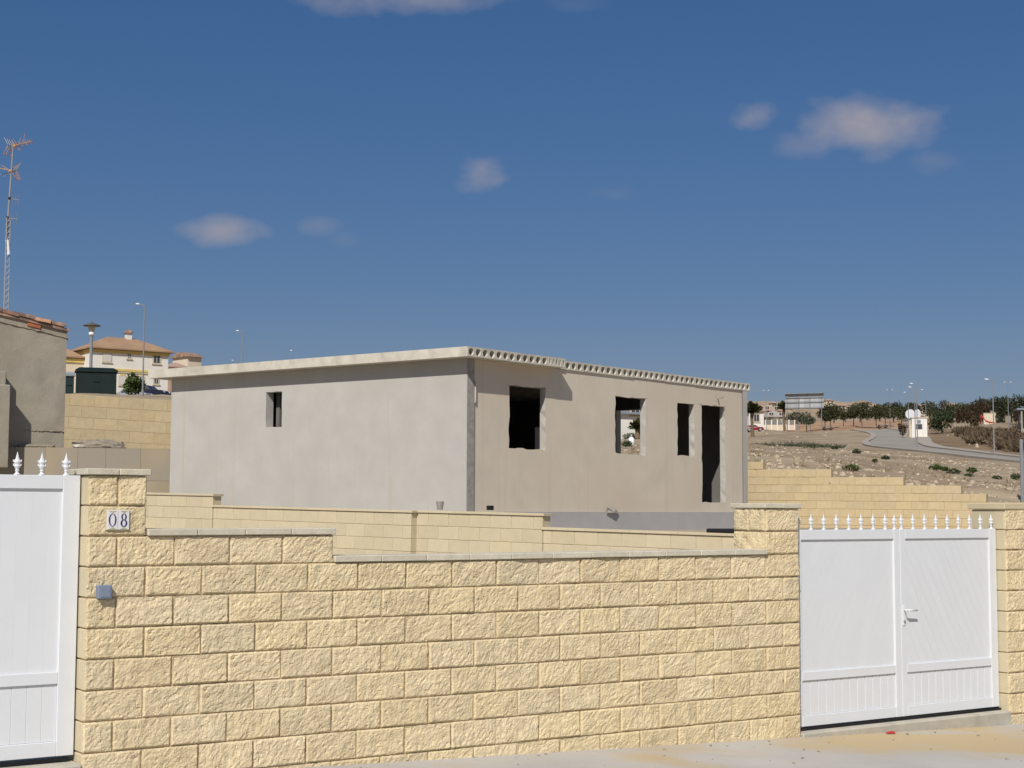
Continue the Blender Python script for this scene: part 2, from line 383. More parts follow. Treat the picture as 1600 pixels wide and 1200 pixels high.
for i in range(len(aa)-1):
    for j in range(nt-1): mb.f.append((i*nt+j, (i+1)*nt+j, (i+1)*nt+j+1, i*nt+j+1))
struct(mb.obj('yard_ground', 'yard'))['label'] = 'bare earth of the building plot behind the walls'

# ------------------------------------------------------------------ split-face block walls
def split_mesh(w, h, seed, amp=.0135, dep=.19, nx=None):
    nx = nx or max(10, int(w/.0095)); ny = int(h/.0095)
    rs = random.Random(seed); off = Vector((rs.uniform(-90, 90), rs.uniform(-90, 90), rs.uniform(-90, 90)))
    ang = R(rs.uniform(28, 62)); ca, sa = math.cos(ang), math.sin(ang)
    tx, tz = rs.uniform(-.006, .006), rs.uniform(-.006, .006)
    pts = []
    for j in range(ny+1):
        for i in range(nx+1):
            x = (i/nx-.5)*w; z = (j/ny-.5)*h
            p, q = (x*ca+z*sa), (-x*sa+z*ca)
            n1 = noise.ridged_multi_fractal(Vector((p*11, q*26, 0))+off, .9, 2.1, 4, 1.0, 2.0)
            n2 = noise.fractal(Vector((x*9, z*9, 3))+off, 1.0, 2.0, 3)
            n3 = noise.fractal(Vector((p*42, q*75, 7))+off, .8, 2.0, 3)
            ed = min(min(i, nx-i)/nx*w, min(j, ny-j)/ny*h); e = min(1, ed/.011); e = sm(e)
            n4 = noise.noise(Vector((p*48, q*62, 17))+off); pit = -.024*max(0.0, n4-.30)
            d = .003+e*(.0065+amp*(.27*(n1-.9)+.42*n2)+.0034*n3+pit*.85 + tx*x/w*2+tz*z/h*2)
            jx = rs.uniform(-.0022, .0022) if ed == 0 else rs.uniform(-.002, .002)
            pts.append((x+(jx if 0 < i < nx else jx*.8), -max(d, -.004), z+(rs.uniform(-.002, .002))))
    fs = []
    for j in range(ny):
        for i in range(nx):
            a = j*(nx+1)+i
            if (i+j) % 2: fs += [(a, a+1, a+nx+2), (a, a+nx+2, a+nx+1)]
            else: fs += [(a, a+1, a+nx+1), (a+1, a+nx+2, a+nx+1)]
    ring = [i for i in range(nx+1)]+[j*(nx+1)+nx for j in range(1, ny+1)]+[ny*(nx+1)+i for i in range(nx-1, -1, -1)]+[j*(nx+1) for j in range(ny-1, 0, -1)]
    o = len(pts); pts += [(pts[r][0], dep, pts[r][2]) for r in ring]; n = len(ring)
    for k in range(n): fs.append((ring[k], o+k, o+(k+1) % n, ring[(k+1) % n]))
    fs.append(tuple(o+k for k in range(n)))
    mb = MB(); mb.v = pts; mb.f = fs; return mb.mesh('block', 'split')
FULL = [split_mesh(.389, .189, i) for i in range(18)]
HALF = [split_mesh(.189, .189, 100+i) for i in range(8)]
rb = random.Random(5)
def split_block(parent, u0, u1, z, y=0.0, rz=0.0, label=None):
    w = u1-u0; me = rb.choice(FULL if w > .3 else HALF); fl = rb.random() < .5
    o = put('block', me, parent, ((u0+u1)/2, y+rb.uniform(-.003, .003), z), (0, math.pi if fl else 0, 0))
    if fl: o.rotation_euler = Euler((0, math.pi, 0))
    return o
def coping(parent, u0, u1, z, y0=-.028, y1=.228, h=.046, L=.4, m='coping'):
    n = max(1, round((u1-u0)/L))
    for i in range(n):
        a = u0+(u1-u0)*i/n; b = u0+(u1-u0)*(i+1)/n
        MB().bbox(a+.002-(a+b)/2, b-.002-(a+b)/2, y0, y1, 0, h, .005).obj('coping_stone', m, parent, ((a+b)/2, rb.uniform(-.002, .002), z+rb.uniform(0, .002)))

wall = thing('block_wall', 'rough-faced sandy block wall stepping down once between the two white gates', 'wall', fw(0, 0, -DZ), FA)
def Z(z): return z+DZ
core = MB().box(-3.25, -1.805, .006, .185, -.05, Z(.199)).box(-1.805, 2.45, .0062, .1848, -.05, Z(-.001)).obj('mortar', 'mortar', wall)
for k in range(0, 9):                                          # courses; 0 is the extra top course of the left section
    z = Z(-.2*k+.1)
    e0, e1 = -8, (6 if k > 0 else -4.5)
    odd = (k % 2 == 1)
    if odd: js = list(np.arange(e0, e1+.01, 1))
    else: js = [-7.5] + list(np.arange(-6.5, e1+.01, 1)); js = ([-8.5]+js) if True else js
    if not odd and k > 0 and js[-1] < 6: js.append(6.5)
    for a, b in zip(js, js[1:]):
        split_block(wall, a*.4+.0, b*.4, z)
coping(wall, -3.195, -1.79, Z(.2), L=.4); coping(wall, -1.80, 2.41, Z(0), L=.4)
def pillar(parent, u0, top, side=None, left_smooth=True, name='gate_pillar', ym=.40):
    p = MB().box(u0+.013, u0+.388, .0058, ym-.012, -.25, Z(top)-.001).obj(name, 'mortar', parent)
    n = round((top+1.6)/.2)
    for i in range(-1, n):
        k = int(round((-1.6+.2*i+.2)/-.2))+1                   # course number as in the wall
        z = Z(-1.6+.2*i+.1)
        yield p, k, z
for u0, top in ((-3.6, .6), (2.4, .4)):
    left = u0 < 0
    p = None
    for p, k, z in pillar(wall, u0, top):
        odd = (k % 2 == 1)
        if odd: split_block(p, u0, u0+.4, z)
        else:
            if left:
                split_block(p, u0, u0+.2, z)
                if top-.6 < 0 or k < 0: split_block(p, u0+.2, u0+.4, z)
            else:
                if k >= 1: split_block(p, u0+.2, u0+.4, z)
                else: split_block(p, u0, u0+.4, z)
        # return of the pillar
        if left:                                               # smooth dressed side towards the gate
            MB().bbox(-.0985, .0985, -.196, .196, -.0945, .0945, .004).obj('dressed_block', 'cream', p, (u0+.1-.002, .2+.003, z))
        elif k <= 0:
            if k % 2:
                for yy in (.1, .295): 
                    o = put('block', rb.choice(HALF), p, (u0, yy+.004, z), (0, 0, -math.pi/2))
            else: put('block', rb.choice(FULL), p, (u0, .2, z), (0, 0, -math.pi/2))
    coping(p, u0-.022, u0+.422, Z(top), -.025, .425, .042, L=.222)

pier = thing('block_pier', 'rough-faced sandy block pier right of the white double gate', 'pier', fw(0, 0, -DZ), FA)
for p, k, z in pillar(pier, 5.6, .4, name='mortar'):
    if k % 2: split_block(pier, 5.6, 6.0, z)
    else: split_block(pier, 5.6, 5.8, z); split_block(pier, 5.8, 6.0, z)
    MB().bbox(-.0985, .0985, -.196, .196, -.0945, .0945, .004).obj('dressed_block', 'cream', pier, (5.7-.002, .203, z))
coping(pier, 5.575, 6.02, Z(.4), -.025, .43, .06, L=.45, m='cream')
wall2 = MB().box(6.01, 8.0, .013, .185, -.1, Z(0)-.001).obj('mortar', 'mortar', pier)
for k in range(1, 9):
    js = [6.0]+[6.0+.4*i-(.2 if k % 2 == 0 else 0) for i in range(1, 6)]
    for a, b in zip(js, js[1:]): split_block(pier, a, b, Z(-.2*k+.1))
coping(pier, 6.0, 8.0, Z(0))

# ------------------------------------------------------------------ gates
def clip_strip(x0, x1, z0, z1, c0, c1, sl):                    # part of the rectangle with c0 <= x - z/sl <= c1
    P = [(x0, z0), (x1, z0), (x1, z1), (x0, z1)]
    def cut(P, f):
        out = []
        for i in range(len(P)):
            a, b = P[i], P[(i+1) % len(P)]; fa, fb = f(a), f(b)
            if fa >= 0: out.append(a)
            if fa*fb < 0: t = fa/(fa-fb); out.append((a[0]+(b[0]-a[0])*t, a[1]+(b[1]-a[1])*t))
        return out
    P = cut(P, lambda p: p[0]-p[1]/sl-c0)
    if len(P) > 2: P = cut(P, lambda p: c1-(p[0]-p[1]/sl))
    return P if len(P) > 2 else None
def finial():
    mb = MB()
    mb.lathe([(.021, 0), (.021, .006), (.012, .012), (.010, .022), (.015, .028), (.011, .034), (.014, .040)], 10)
    mb.lathe([(.008, .036), (.017, .048), (.0215, .058), (.016, .066), (.0185, .074), (.0235, .084), (.019, .094), (.0125, .104), (.009, .118), (.005, .134), (.0015, .148)], 12, 1, .62)
    for s in (-1, 1):
        mb.tube([(s*.010, 0, .050), (s*.021, 0, .060), (s*.0245, 0, .070), (s*.019, 0, .074)], [.005, .006, .005, .002], 6)
        mb.tube([(s*.012, 0, .076), (s*.023, 0, .086), (s*.0255, 0, .096), (s*.019, 0, .098)], [.005, .006, .005, .002], 6)
    return mb.mesh('finial', 'white', False)
FIN = finial()
def leaf(parent, x0, x1, zb, zt, rail, sgn, nslat, stl, str_, fin_x, diag=True):
    """one gate leaf: local x along, y towards the yard, front face at y=0"""
    t = .04; low0, top0 = zb+.095, zt-.09
    f = MB().bbox(x0, x0+stl, 0, t, zb, zt, .003).bbox(x1-str_, x1, 0, t, zb, zt, .003)
    f.bbox(x0+stl, x1-str_, .0008, t-.001, zt-.09, zt-.0006, .003).bbox(x0+stl, x1-str_, .0008, t-.001, zb+.0006, zb+.095, .003).bbox(x0+stl, x1-str_, .0008, t-.001, rail-.078, rail, .003)
    lf = f.obj('gate_leaf', 'white', parent)
    MB().box(x0+stl-.01, x1-str_+.01, .024, .030, zb+.05, zt-.05).obj('panel', 'white', lf)
    xa, xb = x0+stl, x1-str_
    n = nslat; w = (xb-xa)/n
    for i in range(n): MB().bbox(-w/2+(.003 if diag else .0005), w/2-(.003 if diag else .0005), 0, .010, zb+.096, rail-.0785, .002).obj('slat', 'white', lf, (xa+w*(i+.5), .015, 0))
    sl = 1.75*sgn; step = .105; lo = min(xa-(rail)/sl, xa-top0/sl, xb-rail/sl, xb-top0/sl); hi = max(xa-(rail)/sl, xa-top0/sl, xb-rail/sl, xb-top0/sl)
    c = lo
    if not diag:
        for i in range(n): MB().prism([(-w/2+.00015, rail+.0005), (w/2-.00015, rail+.0005), (w/2-.00015, top0-.0005), (-w/2+.00015, top0-.0005)], .017, .0245).obj('slat', 'white', lf, (xa+w*(i+.5), 0, 0))
    while diag and c < hi:
        P = clip_strip(xa, xb, rail+.0005, top0-.0005, c+.0005, c+step-.0005, sl)
        if P: MB().prism(P, .017, .0245).obj('slat', 'white', lf)
        c += step
    for fx in fin_x: put('finial', FIN, lf, (fx, .02, zt-.001))
    return lf
gate = thing('double_gate', 'white metal double gate with spear finials right of the house number wall', 'gate', fw(0, 0, -DZ), FA)
gy = .10
g1 = leaf(gate, 2.83, 4.205, Z(-1.53), Z(.209), Z(-1.05), 1, 12, .10, .075, [2.915+.16*i for i in range(8)]+[4.16])
g2 = leaf(gate, 4.212, 5.59, Z(-1.53), Z(.209), Z(-1.05), -1, 12, .075, .10, [4.255+.1615*i for i in range(9)])
for g in (g1, g2): g.location = (0, gy, 0)
hd = MB().bbox(4.228, 4.262, -.008, .001, Z(-.69), Z(-.50), .003).obj('lock_plate', 'white', g2)
MB().tube([(4.245, -.004, Z(-.545)), (4.245, -.05, Z(-.545)), (4.25, -.056, Z(-.545)), (4.37, -.056, Z(-.55))], [.010, .010, .011, .009], 8).obj('handle', 'white', g2, smooth=True)
MB().lathe([(.012, 0), (.012, .01), (.006, .012)], 10).obj('keyhole', 'steel', g2, (4.245, -.008, Z(-.65)), (math.pi/2, 0, 0))
MB().box(2.80, 5.60, .085, .145, Z(-1.60), Z(-1.543)).obj('rubber_seal', 'dark', gate)
gl = thing('double_gate', 'white metal gate with spear finials left of the 08 plaque', 'gate', fw(0, 0, -DZ), FA)
xr = -3.612
h2 = leaf(gl, xr-1.36, xr, Z(-1.222), Z(.598), Z(-.68), -1, 12, .075, .115, [xr-.092-.16*i for i in range(8)], False)
h1 = leaf(gl, xr-2.73, xr-1.365, Z(-1.222), Z(.598), Z(-.68), 1, 12, .115, .075, [xr-1.42-.16*i for i in range(8)], False)
for g in (h1, h2): g.location = (0, .125, 0)
MB().box(xr-2.75, xr-.03, .12, .155, Z(-1.255), Z(-1.236)).obj('rubber_seal', 'dark', gl)
def sillstep(u0, u1, top, name, lab):
    mb = MB(); mb.bbox(u0, u1, -.03, .42, -.35, Z(top), .012)
    return tag(mb.obj(name, 'sillconc', None, fw(0, 0, -DZ), (0, 0, FA)), lab, 'threshold')
sillstep(2.805, 5.61, -1.562, 'gate_threshold', 'low worn concrete threshold under the right double gate')
sillstep(-6.5, -3.602, -1.262, 'gate_threshold', 'concrete threshold under the left white gate')

def gritpt(rs):
    u = rs.uniform(-5, 8); d = rs.random()**2.2*2.2+.02; p = fw(u, -d, ground_rel(u)-.01*d); return (p.x, p.y, p.z)
GRIT = gritpt
# number plaque, intercom, litter
pq = thing('number_plaque', 'white glazed tile plaque reading 08 in blue on the left pillar', 'house number', fw(-3.403, -.021, .238), FA)
MB().bbox(-.079, .079, 0, .03, 0, .136, .003).obj('backing', 'sill', pq)
def ring(mb, cx, cz, a, b, ia, ib, y0, y1, n=28):
    o = len(mb.v)
    for k in range(n):
        t = 2*math.pi*k/n
        for (p, q) in ((a, b), (ia, ib)):
            for y in (y0, y1): mb.v.append((cx+p*math.cos(t), y, cz+q*math.sin(t)))
    for k in range(n):
        A = o+4*k; B = o+4*((k+1) % n)
        mb.f += [(A, B, B+2, A+2), (A+1, A+3, B+3, B+1), (A, A+1, B+1, B), (A+2, B+2, B+3, A+3)]
    return mb
for s, dg in ((-1, '0'), (1, '8')):
    t = MB().bbox(-.037, .037, -.006, .001, .004, .132, .002).obj('tile', 'tileglaze', pq, (s*.0385, 0, 0))
    mb = MB()
    if dg == '0': ring(mb, 0, .068, .026, .043, .0165, .0395, -.0075, -.005)
    else: ring(mb, 0, .0885, .0185, .0225, .0085, .0185, -.0075, -.005); ring(mb, 0, .047, .023, .0245, .0115, .0195, -.0077, -.0051)
    mb.obj('digit', 'tileblue', t)
    mb = MB()
    for z0, z1, sg in ((.116, .128, 1), (.008, .020, -1)):
        zc = (z0+z1)/2; mb.prism([(-.026, z0 if sg < 0 else z1), (.026, z0 if sg < 0 else z1), (.016, zc), (.006, z1 if sg < 0 else z0), (-.006, z1 if sg < 0 else z0), (-.016, zc)], -.0072, -.005)
    mb.obj('ornament', 'tilegreen', t)
ic = thing('intercom', 'small blue-grey doorbell box on the left gate pillar', 'doorbell', fw(-3.487, -.018, -.208), FA)
MB().bbox(-.047, .047, -.035, .03, 0, .09, .006).obj('housing', 'bluegrey', ic)
MB().bbox(-.034, .034, -.0385, -.033, .012, .076, .003).obj('button', 'bluegrey', ic)
lt = MB(); lt.add([(-.05, -.02, .0), (.045, -.028, .004), (.055, .02, .016), (-.035, .03, .010), (0, 0, .02), (.03, .0, .018)], [(0, 1, 4), (1, 5, 4), (1, 2, 5), (2, 3, 4, 5), (3, 0, 4), (0, 3, 2, 1)])
tag(lt.obj('litter', 'redlitter', None, fw(3.80, -.12, ground_rel(3.8)+.004), (0, 0, .4)), 'crumpled red wrapper on the pavement before the gate', 'litter')

# ------------------------------------------------------------------ smooth block walls
def smooth_wall(parent, t0, t1, ztop, courses, off, y=0.0, m='cream', L=.4, hc=.2, first_half=False, th=.2, joint='creamjoint', gap=.006, t_min=None):
    """blocks laid in local x from t0 to t1 below ztop; local -y faces the viewer"""
    MB().box(t0+.008, t1-.008, y+.008, y+th-.008, ztop-hc*courses+.001, ztop-.004).obj('mortar', joint, parent)
    cache = {}
    for c in range(courses):
        z = ztop-hc*(c+.5); s = off+(L/2 if (c % 2) != first_half else 0)
        k = math.ceil((t0-s)/L-1e-6); js = [s+L*i for i in range(k, k+int((t1-t0)/L)+3) if t0+.05 < s+L*i < t1-.05]
        js = [t0]+js+[t1]
        for a, b in zip(js, js[1:]):
            w = round(b-a, 3)
            if w not in cache: cache[w] = MB().bbox(-w/2+gap/2, w/2-gap/2, 0, th, -hc/2+gap/2, hc/2-gap/2, .004).mesh('block', m)
            put('block', cache[w], parent, ((a+b)/2, y+rb.uniform(-.0012, .0012), z+rb.uniform(-.0006, .0006)))
IA, IG = 0.639041, 0.0174418
IP = Vector((-.84002, 23.52209, EYE-.072944))
iw = thing('boundary_wall', 'smooth cream block wall with thin coping stepping down in front of the grey house', 'wall', IP-Vector((0, 0, 1.4)), -IA, ry=IG)
ID = Vector((math.cos(IA), -math.sin(IA), 0)); INn = Vector((-math.sin(IA), -math.cos(IA), 0))
def iloc(px, py, y=0.0):
    q = PL(px, py, IP-INn*y, INn)-IP; t = q.dot(ID); return t, q.z+IG*t+1.4
def seg(px0, px1, pyc0, pyc1, y, courses, off, name='wall_section', th=.2):
    t0, z0 = iloc(px0, pyc0, y); t1, z1 = iloc(px1, pyc1, y); zt = (z0+z1)/2
    p = MB().box(t0+.012, t1-.012, y+.012, y+th-.012, zt-1.3, zt-.006).obj(name, 'creamjoint', iw)
    smooth_wall(p, t0, t1, zt, courses, t0+off, y, th=th)
    n = max(1, round((t1-t0+.05)/.8)); 
    for i in range(n):
        a = t0-.02+(t1-t0+.05)*i/n; b = t0-.02+(t1-t0+.05)*(i+1)/n
        MB().bbox(a+.001, b-.001, y-.022, y+th+.022, zt+.0005, zt+.038, .003).obj('coping_stone', 'cream', p)
    return t0, t1, zt
y_m = -.14
seg(120, 331, 770.6, 775.0, y_m, 5, .2); seg(331.6, 641, 792.3, 801.4, y_m, 5, .1); seg(643, 846, 800.4, 806.7, 0, 5, .32); seg(846.6, 1212, 827.7, 840.6, 0, 4, .16); seg(1213, 1700, 862, 884, 0, 3, .16)
t, zt = iloc(1137, 833.5, .1)
bp = MB().tube([(-.30, 0, .0), (.24, 0, .012)], .032, 10)
tag(bp.obj('black_pipe', 'dark', None, IP-Vector((0, 0, 1.4))+Vector((0, 0, 0))+ID*t-INn*.08+Vector((0, 0, zt-IG*t+.028)), (0, IG, -IA)), 'short black pipe lying on the cream wall coping by the pillar', 'pipe')

# rear stepped wall
rz0 = EYE+1.03973630
rw = thing('boundary_wall', 'smooth cream block wall whose top steps down rightward beyond the white gate', 'wall', (RW_P.x, RW_P.y, rz0-2.2), -RW_A, ry=.00703663)
RN = Vector((-math.sin(RW_A), -math.cos(RW_A), 0)); RD3 = Vector((RW_D.x, RW_D.y, 0))
def rt(px, py=760):
    q = PL(px, py, (RW_P.x, RW_P.y), RN)-Vector((RW_P.x, RW_P.y, 0)); return q.dot(RD3)
steps = [(-16, rt(1192), .4-.2), (rt(1192), rt(1298), .0), (rt(1298), rt(1411), -.2), (rt(1411), rt(1501), -.4), (rt(1501), rt(1540), -.6), (rt(1540), rt(1700), -.8)]
poly = [(-16, 0.0)]
for a, b, zt in steps: poly += [(a+(.012 if a < -15 else -.012), zt+2.2-.006), (b-.012, zt+2.2-.006)]
poly.append((steps[-1][1]-.012, 0.0))
MB().prism(poly, .010, .188).obj('mortar', 'creamjoint', rw)
cache = {}
for c in range(11):
    z = 2.2+.2-.2*(c+.5); b = steps[min(c, 5)][1]; aa0 = -9.0
    s_ = .2 if c % 2 else 0.0
    js = [aa0]+[s_+.4*k for k in range(-60, 60) if aa0+.06 < s_+.4*k < b-.06]+[b]
    for p, q in zip(js, js[1:]):
        w = round(q-p, 3)
        if w not in cache: cache[w] = MB().bbox(-w/2+.004, w/2-.004, 0, .2, -.096, .096, .004).mesh('block', 'creampink')
        put('block', cache[w], rw, ((p+q)/2, rb.uniform(-.003, .003), z))

# ------------------------------------------------------------------ the unfinished house
HA = 0.87935249; HE1 = Vector((math.cos(HA), math.sin(HA), 0)); HNO = Vector((math.sin(HA), -math.cos(HA), 0))
HB = 0.62820083; HE2 = Vector((-math.cos(HB), math.sin(HB), 0))
HC = Vector((-0.8392504, 28.50653594, EYE)); S0 = 2.978
hs = thing('unfinished_house', 'unfinished single-storey grey concrete house with hollow-core slab roof and open windows', 'house', HC+Vector((0, 0, -.9)), 0)
def hp(s, t, z): v = HE1*s+HE2*t; return (v.x, v.y, z+.9)
def wall_open(name, m, org, ax, inn, L, z0, z1, th, opens, minside='inside', jit=.0, seed=1):
    """wall panel with openings; org+ax*s, thickness along inn"""
    xs = sorted({0, L, *[o[0] for o in opens], *[o[1] for o in opens]}); zs = sorted({z0, z1, *[o[2] for o in opens], *[o[3] for o in opens]})
    # finer grid so that the arrises can be uneven
    def refine(v, st):
        out = []
        for a, b in zip(v, v[1:]):
            n = max(1, int((b-a)/st)); out += [a+(b-a)*i/n for i in range(n)]
        return out+[v[-1]]
    xs = refine(xs, .14); zs = refine(zs, .14)
    def hole(a, b, c, d):
        x, z = (a+b)/2, (c+d)/2
        return any(o[0] < x < o[1] and o[2] < z < o[3] for o in opens)
    rs = random.Random(seed); idx = {}; mb = MB()
    onedge = lambda x, z: any((abs(x-o[0]) < 1e-6 or abs(x-o[1]) < 1e-6) and o[2]-1e-6 <= z <= o[3]+1e-6 or (abs(z-o[2]) < 1e-6 or abs(z-o[3]) < 1e-6) and o[0]-1e-6 <= x <= o[1]+1e-6 for o in opens)
    def V(i, j, k):
        if (i, j, k) not in idx:
            x, z = xs[i], zs[j]
            dx = dz = 0
            if jit and k == 0 and onedge(x, z): dx, dz = rs.uniform(-jit, jit), rs.uniform(-jit, jit)
            p = org+ax*(x+dx)+inn*(th*k); idx[(i, j, k)] = len(mb.v); mb.v.append((p.x, p.y, z+dz+.9))
        return idx[(i, j, k)]
    nx, nz = len(xs)-1, len(zs)-1
    solid = [[not hole(xs[i], xs[i+1], zs[j], zs[j+1]) for j in range(nz)] for i in range(nx)]
    ins = []; rev = []
    for i in range(nx):
        for j in range(nz):
            if not solid[i][j]: continue
            mb.f.append((V(i, j, 0), V(i+1, j, 0), V(i+1, j+1, 0), V(i, j+1, 0)))
            ins.append(len(mb.f)); mb.f.append((V(i, j, 1), V(i, j+1, 1), V(i+1, j+1, 1), V(i+1, j, 1)))
            for di, dj, q in ((-1, 0, ((i, j), (i, j+1))), (1, 0, ((i+1, j+1), (i+1, j))), (0, -1, ((i+1, j), (i, j))), (0, 1, ((i, j+1), (i+1, j+1)))):
                ii, jj = i+di, j+dj
                if not (0 <= ii < nx and 0 <= jj < nz) or not solid[ii][jj]:
                    (a, b), (c, d) = q; rev.append(len(mb.f)); mb.f.append((V(a, b, 0), V(c, d, 0), V(c, d, 1), V(a, b, 1)))
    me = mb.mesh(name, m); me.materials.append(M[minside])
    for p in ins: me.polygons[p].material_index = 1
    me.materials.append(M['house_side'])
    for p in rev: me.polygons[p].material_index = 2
    return put(name, me, hs)
ZW0, ZW1 = -.055, 2.80
HL, HD = 10.04, 8.10
def ss(v): return v+S0
FRO = [(ss(-1.715), ss(-.59), 1.165, 2.385), (ss(1.773), ss(2.882), 1.165, 2.378), (ss(4.12), ss(4.802), 1.195, 2.372), (ss(5.115), ss(6.106), .165, 2.38)]
f0 = .235; frec = .025
wall_open('front_wall', 'house_front', HE1*f0-HNO*frec, HE1, -HNO, HL-f0, ZW0, ZW1, .14, [(a-f0, b-f0, c, d) for a, b, c, d in FRO], jit=.019, seed=3)
hl_n = Vector((math.sin(HB), math.cos(HB), 0))                    # into the house from the left face
wall_open('side_wall', 'house_side', Vector((0, 0, 0)), HE2, HE1, HD, ZW0-.5, ZW1, .2, [(4.77, 5.224, 1.66, 2.382)], jit=.006, seed=4)
MB().box(-.1, .1, 0, .012, -.55, 2.795).obj('panel_edge', 'rawconc', hs, hp(.105, 0, -.0), (0, 0, HA)).location = Vector(hp(.108, 0, 0))+HNO*.006-Vector((0, 0, 0))
# gable on the right and back wall, with the openings seen through the windows
GO = HE1*HL
def gdepth(px, py):
    P = HC+GO; n = HE2.cross(Vector((0, 0, 1))).normalized()
    q = PL(px, py, P, n)-P; return q.dot(HE2), q.z
d2, zt2 = gdepth(970, 642); d1, zt1 = gdepth(843.5, 668)
wall_open('gable_wall', 'house_side', GO, HE2, -HE1, HD, ZW0, ZW1, .2, sorted([(max(.5, d2-1.3), d2, 1.165, zt2), (max(d2+.8, d1-.7), min(d1, 7.6), 1.165, zt1)]), seed=5)
wall_open('back_wall', 'house_side', HE2*HD+HE1*.201, HE1, HNO, HL-.402, ZW0, ZW1, .2, [(1.2, 2.2, 1.165, 2.38)], seed=6)
def pt_wall(s0, t0, s1, t1, z1=2.795):
    a = Vector(hp(s0, t0, 0)); b = Vector(hp(s1, t1, 0)); d = b-a; mb = MB().box(0, d.length, -.05, .05, .905, .9+z1)
    mb.obj('partition', 'inside', hs, (a.x, a.y, 0), (0, 0, math.atan2(d.y, d.x)))
pt_wall(.3, 5.2, 3.6, 5.2); pt_wall(3.7, 5.2, 3.7, 7.8)
# floor and plinth
def quad_slab(name, m, pts, z0, z1):
    mb = MB(); n = len(pts); mb.prism([(p.x, p.y) for p in pts], z0+.9, z1+.9, 'z'); return mb.obj(name, m, hs)
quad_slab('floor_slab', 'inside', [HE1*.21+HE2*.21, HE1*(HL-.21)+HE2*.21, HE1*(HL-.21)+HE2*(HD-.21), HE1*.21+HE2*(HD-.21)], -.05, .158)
quad_slab('plinth', 'plinth', [HE1*-.0+HNO*.03-HE2*0, HE1*(HL+.03)+HNO*.03, HE1*(HL+.03)+HE2*(HD+.05), HE1*-.0+HE2*(HD+.05)], -.95, ZW0-.002)
# hollow-core planks
def plank(name, s0, s1, front, back, nh, slot=False, lab=None):
    z0, z1 = 2.803, 2.985; w = (s1-s0-.008)/nh; mb = MB(); h = z1-z0; n = 16
    ox = .004
    rx, rzr = (.36*w, .068) if not slot else (.22*w, .068)
    for i in range(nh):
        cx = ox+w*(i+.5); cz = h/2-.002
        o = len(mb.v); bord = []
        for k in range(n):
            an = 2*math.pi*(k+.5)/n; c, s = math.cos(an), math.sin(an); m_ = max(abs(c)/(w/2), abs(s)/(h/2))
            mb.v.append((cx+c/m_, 0, h/2+s/m_)); mb.v.append((cx+rx*c, 0, cz+rzr*s)); mb.v.append((cx+rx*c, 1.2, cz+rzr*s))
        for k in range(n):
            A = o+3*k; B = o+3*((k+1) % n)
            mb.f += [(A, B, B+1, A+1), (A+1, B+1, B+2, A+2)]
        for sx, sz in ((-1, -1), (1, -1), (1, 1), (-1, 1)):      # corner triangles
            k0 = {(1, 1): 1, (-1, 1): 5, (-1, -1): 9, (1, -1): 13}[(sx, sz)]
            q = len(mb.v); mb.v.append((cx+sx*w/2, 0, h/2+sz*h/2))
            ks = sorted(range(n), key=lambda k: (Vector(mb.v[o+3*k])-Vector(mb.v[q])).length)[:2]
            mb.f.append((q, o+3*ks[0], o+3*ks[1]))
        mb.f.append(tuple(o+3*k+2 for k in range(n)))
    Ld = back-front; x1 = ox+w*nh
    o = len(mb.v)
    mb.v += [(ox, 0, 0), (x1, 0, 0), (x1, Ld, 0), (ox, Ld, 0), (ox, 0, h), (x1, 0, h), (x1, Ld, h), (ox, Ld, h)]
    mb.f += [(o, o+3, o+2, o+1), (o+4, o+5, o+6, o+7), (o+1, o+2, o+6, o+5), (o+2, o+3, o+7, o+6), (o+3, o, o+4, o+7)]
    # local frame: x along the front, y along the side (not quite square)
    mb.v = [(HE1.x*x+HE2.x*y, HE1.y*x+HE2.y*y, z) for x, y, z in mb.v]
    p = Vector(hp(s0, 0, z0+rb.uniform(-.004, .004)))+HE2*front
    return mb.obj(name, 'slab', hs, p)
O2 = .27
plank('roof_plank', -.31, .89, -O2, 8.5, 6); plank('roof_plank', .89, 2.09, -O2+.01, 8.45, 6); plank('roof_plank', 2.09, 2.65, -O2+.005, 8.46, 5, True)
for i in range(6): plank('roof_plank', 2.978+1.2*i, 2.978+1.2*(i+1), -.002+rb.uniform(-.004, .004), 8.45+rb.uniform(-.03, .03), 6)
quad_slab('grout_strip', 'slab', [HE1*2.655+HE2*-.02, HE1*2.975+HE2*-.02, HE1*2.975+HE2*8.4, HE1*2.655+HE2*8.4], 2.806, 2.975)
# bits on the house: bent bar over the door, white sealant at the corner
p = lambda s, z, o=.0: Vector(hp(s, 0, z))+HNO*(o-frec)
a0 = PL(1125, 632, HC, HNO); 
def onf(px, py, o=0): q = PL(px, py, HC, HNO)-HC+Vector((0, 0, .9)); return q+HNO*o
MB().tube([onf(1124, 632), onf(1118.5, 623, .05), onf(1119, 622.3, .07), onf(1125, 621.2, .09)], .012, 6).obj('bent_bar', 'rawconc', hs)
MB().prism([(-.012, 0), (.014, .02), (.012, .38), (-.004, .40)], -.02, .01).obj('sealant_strip', 'slab', hs, onf(742, 629, .002), (0, 0, HA))
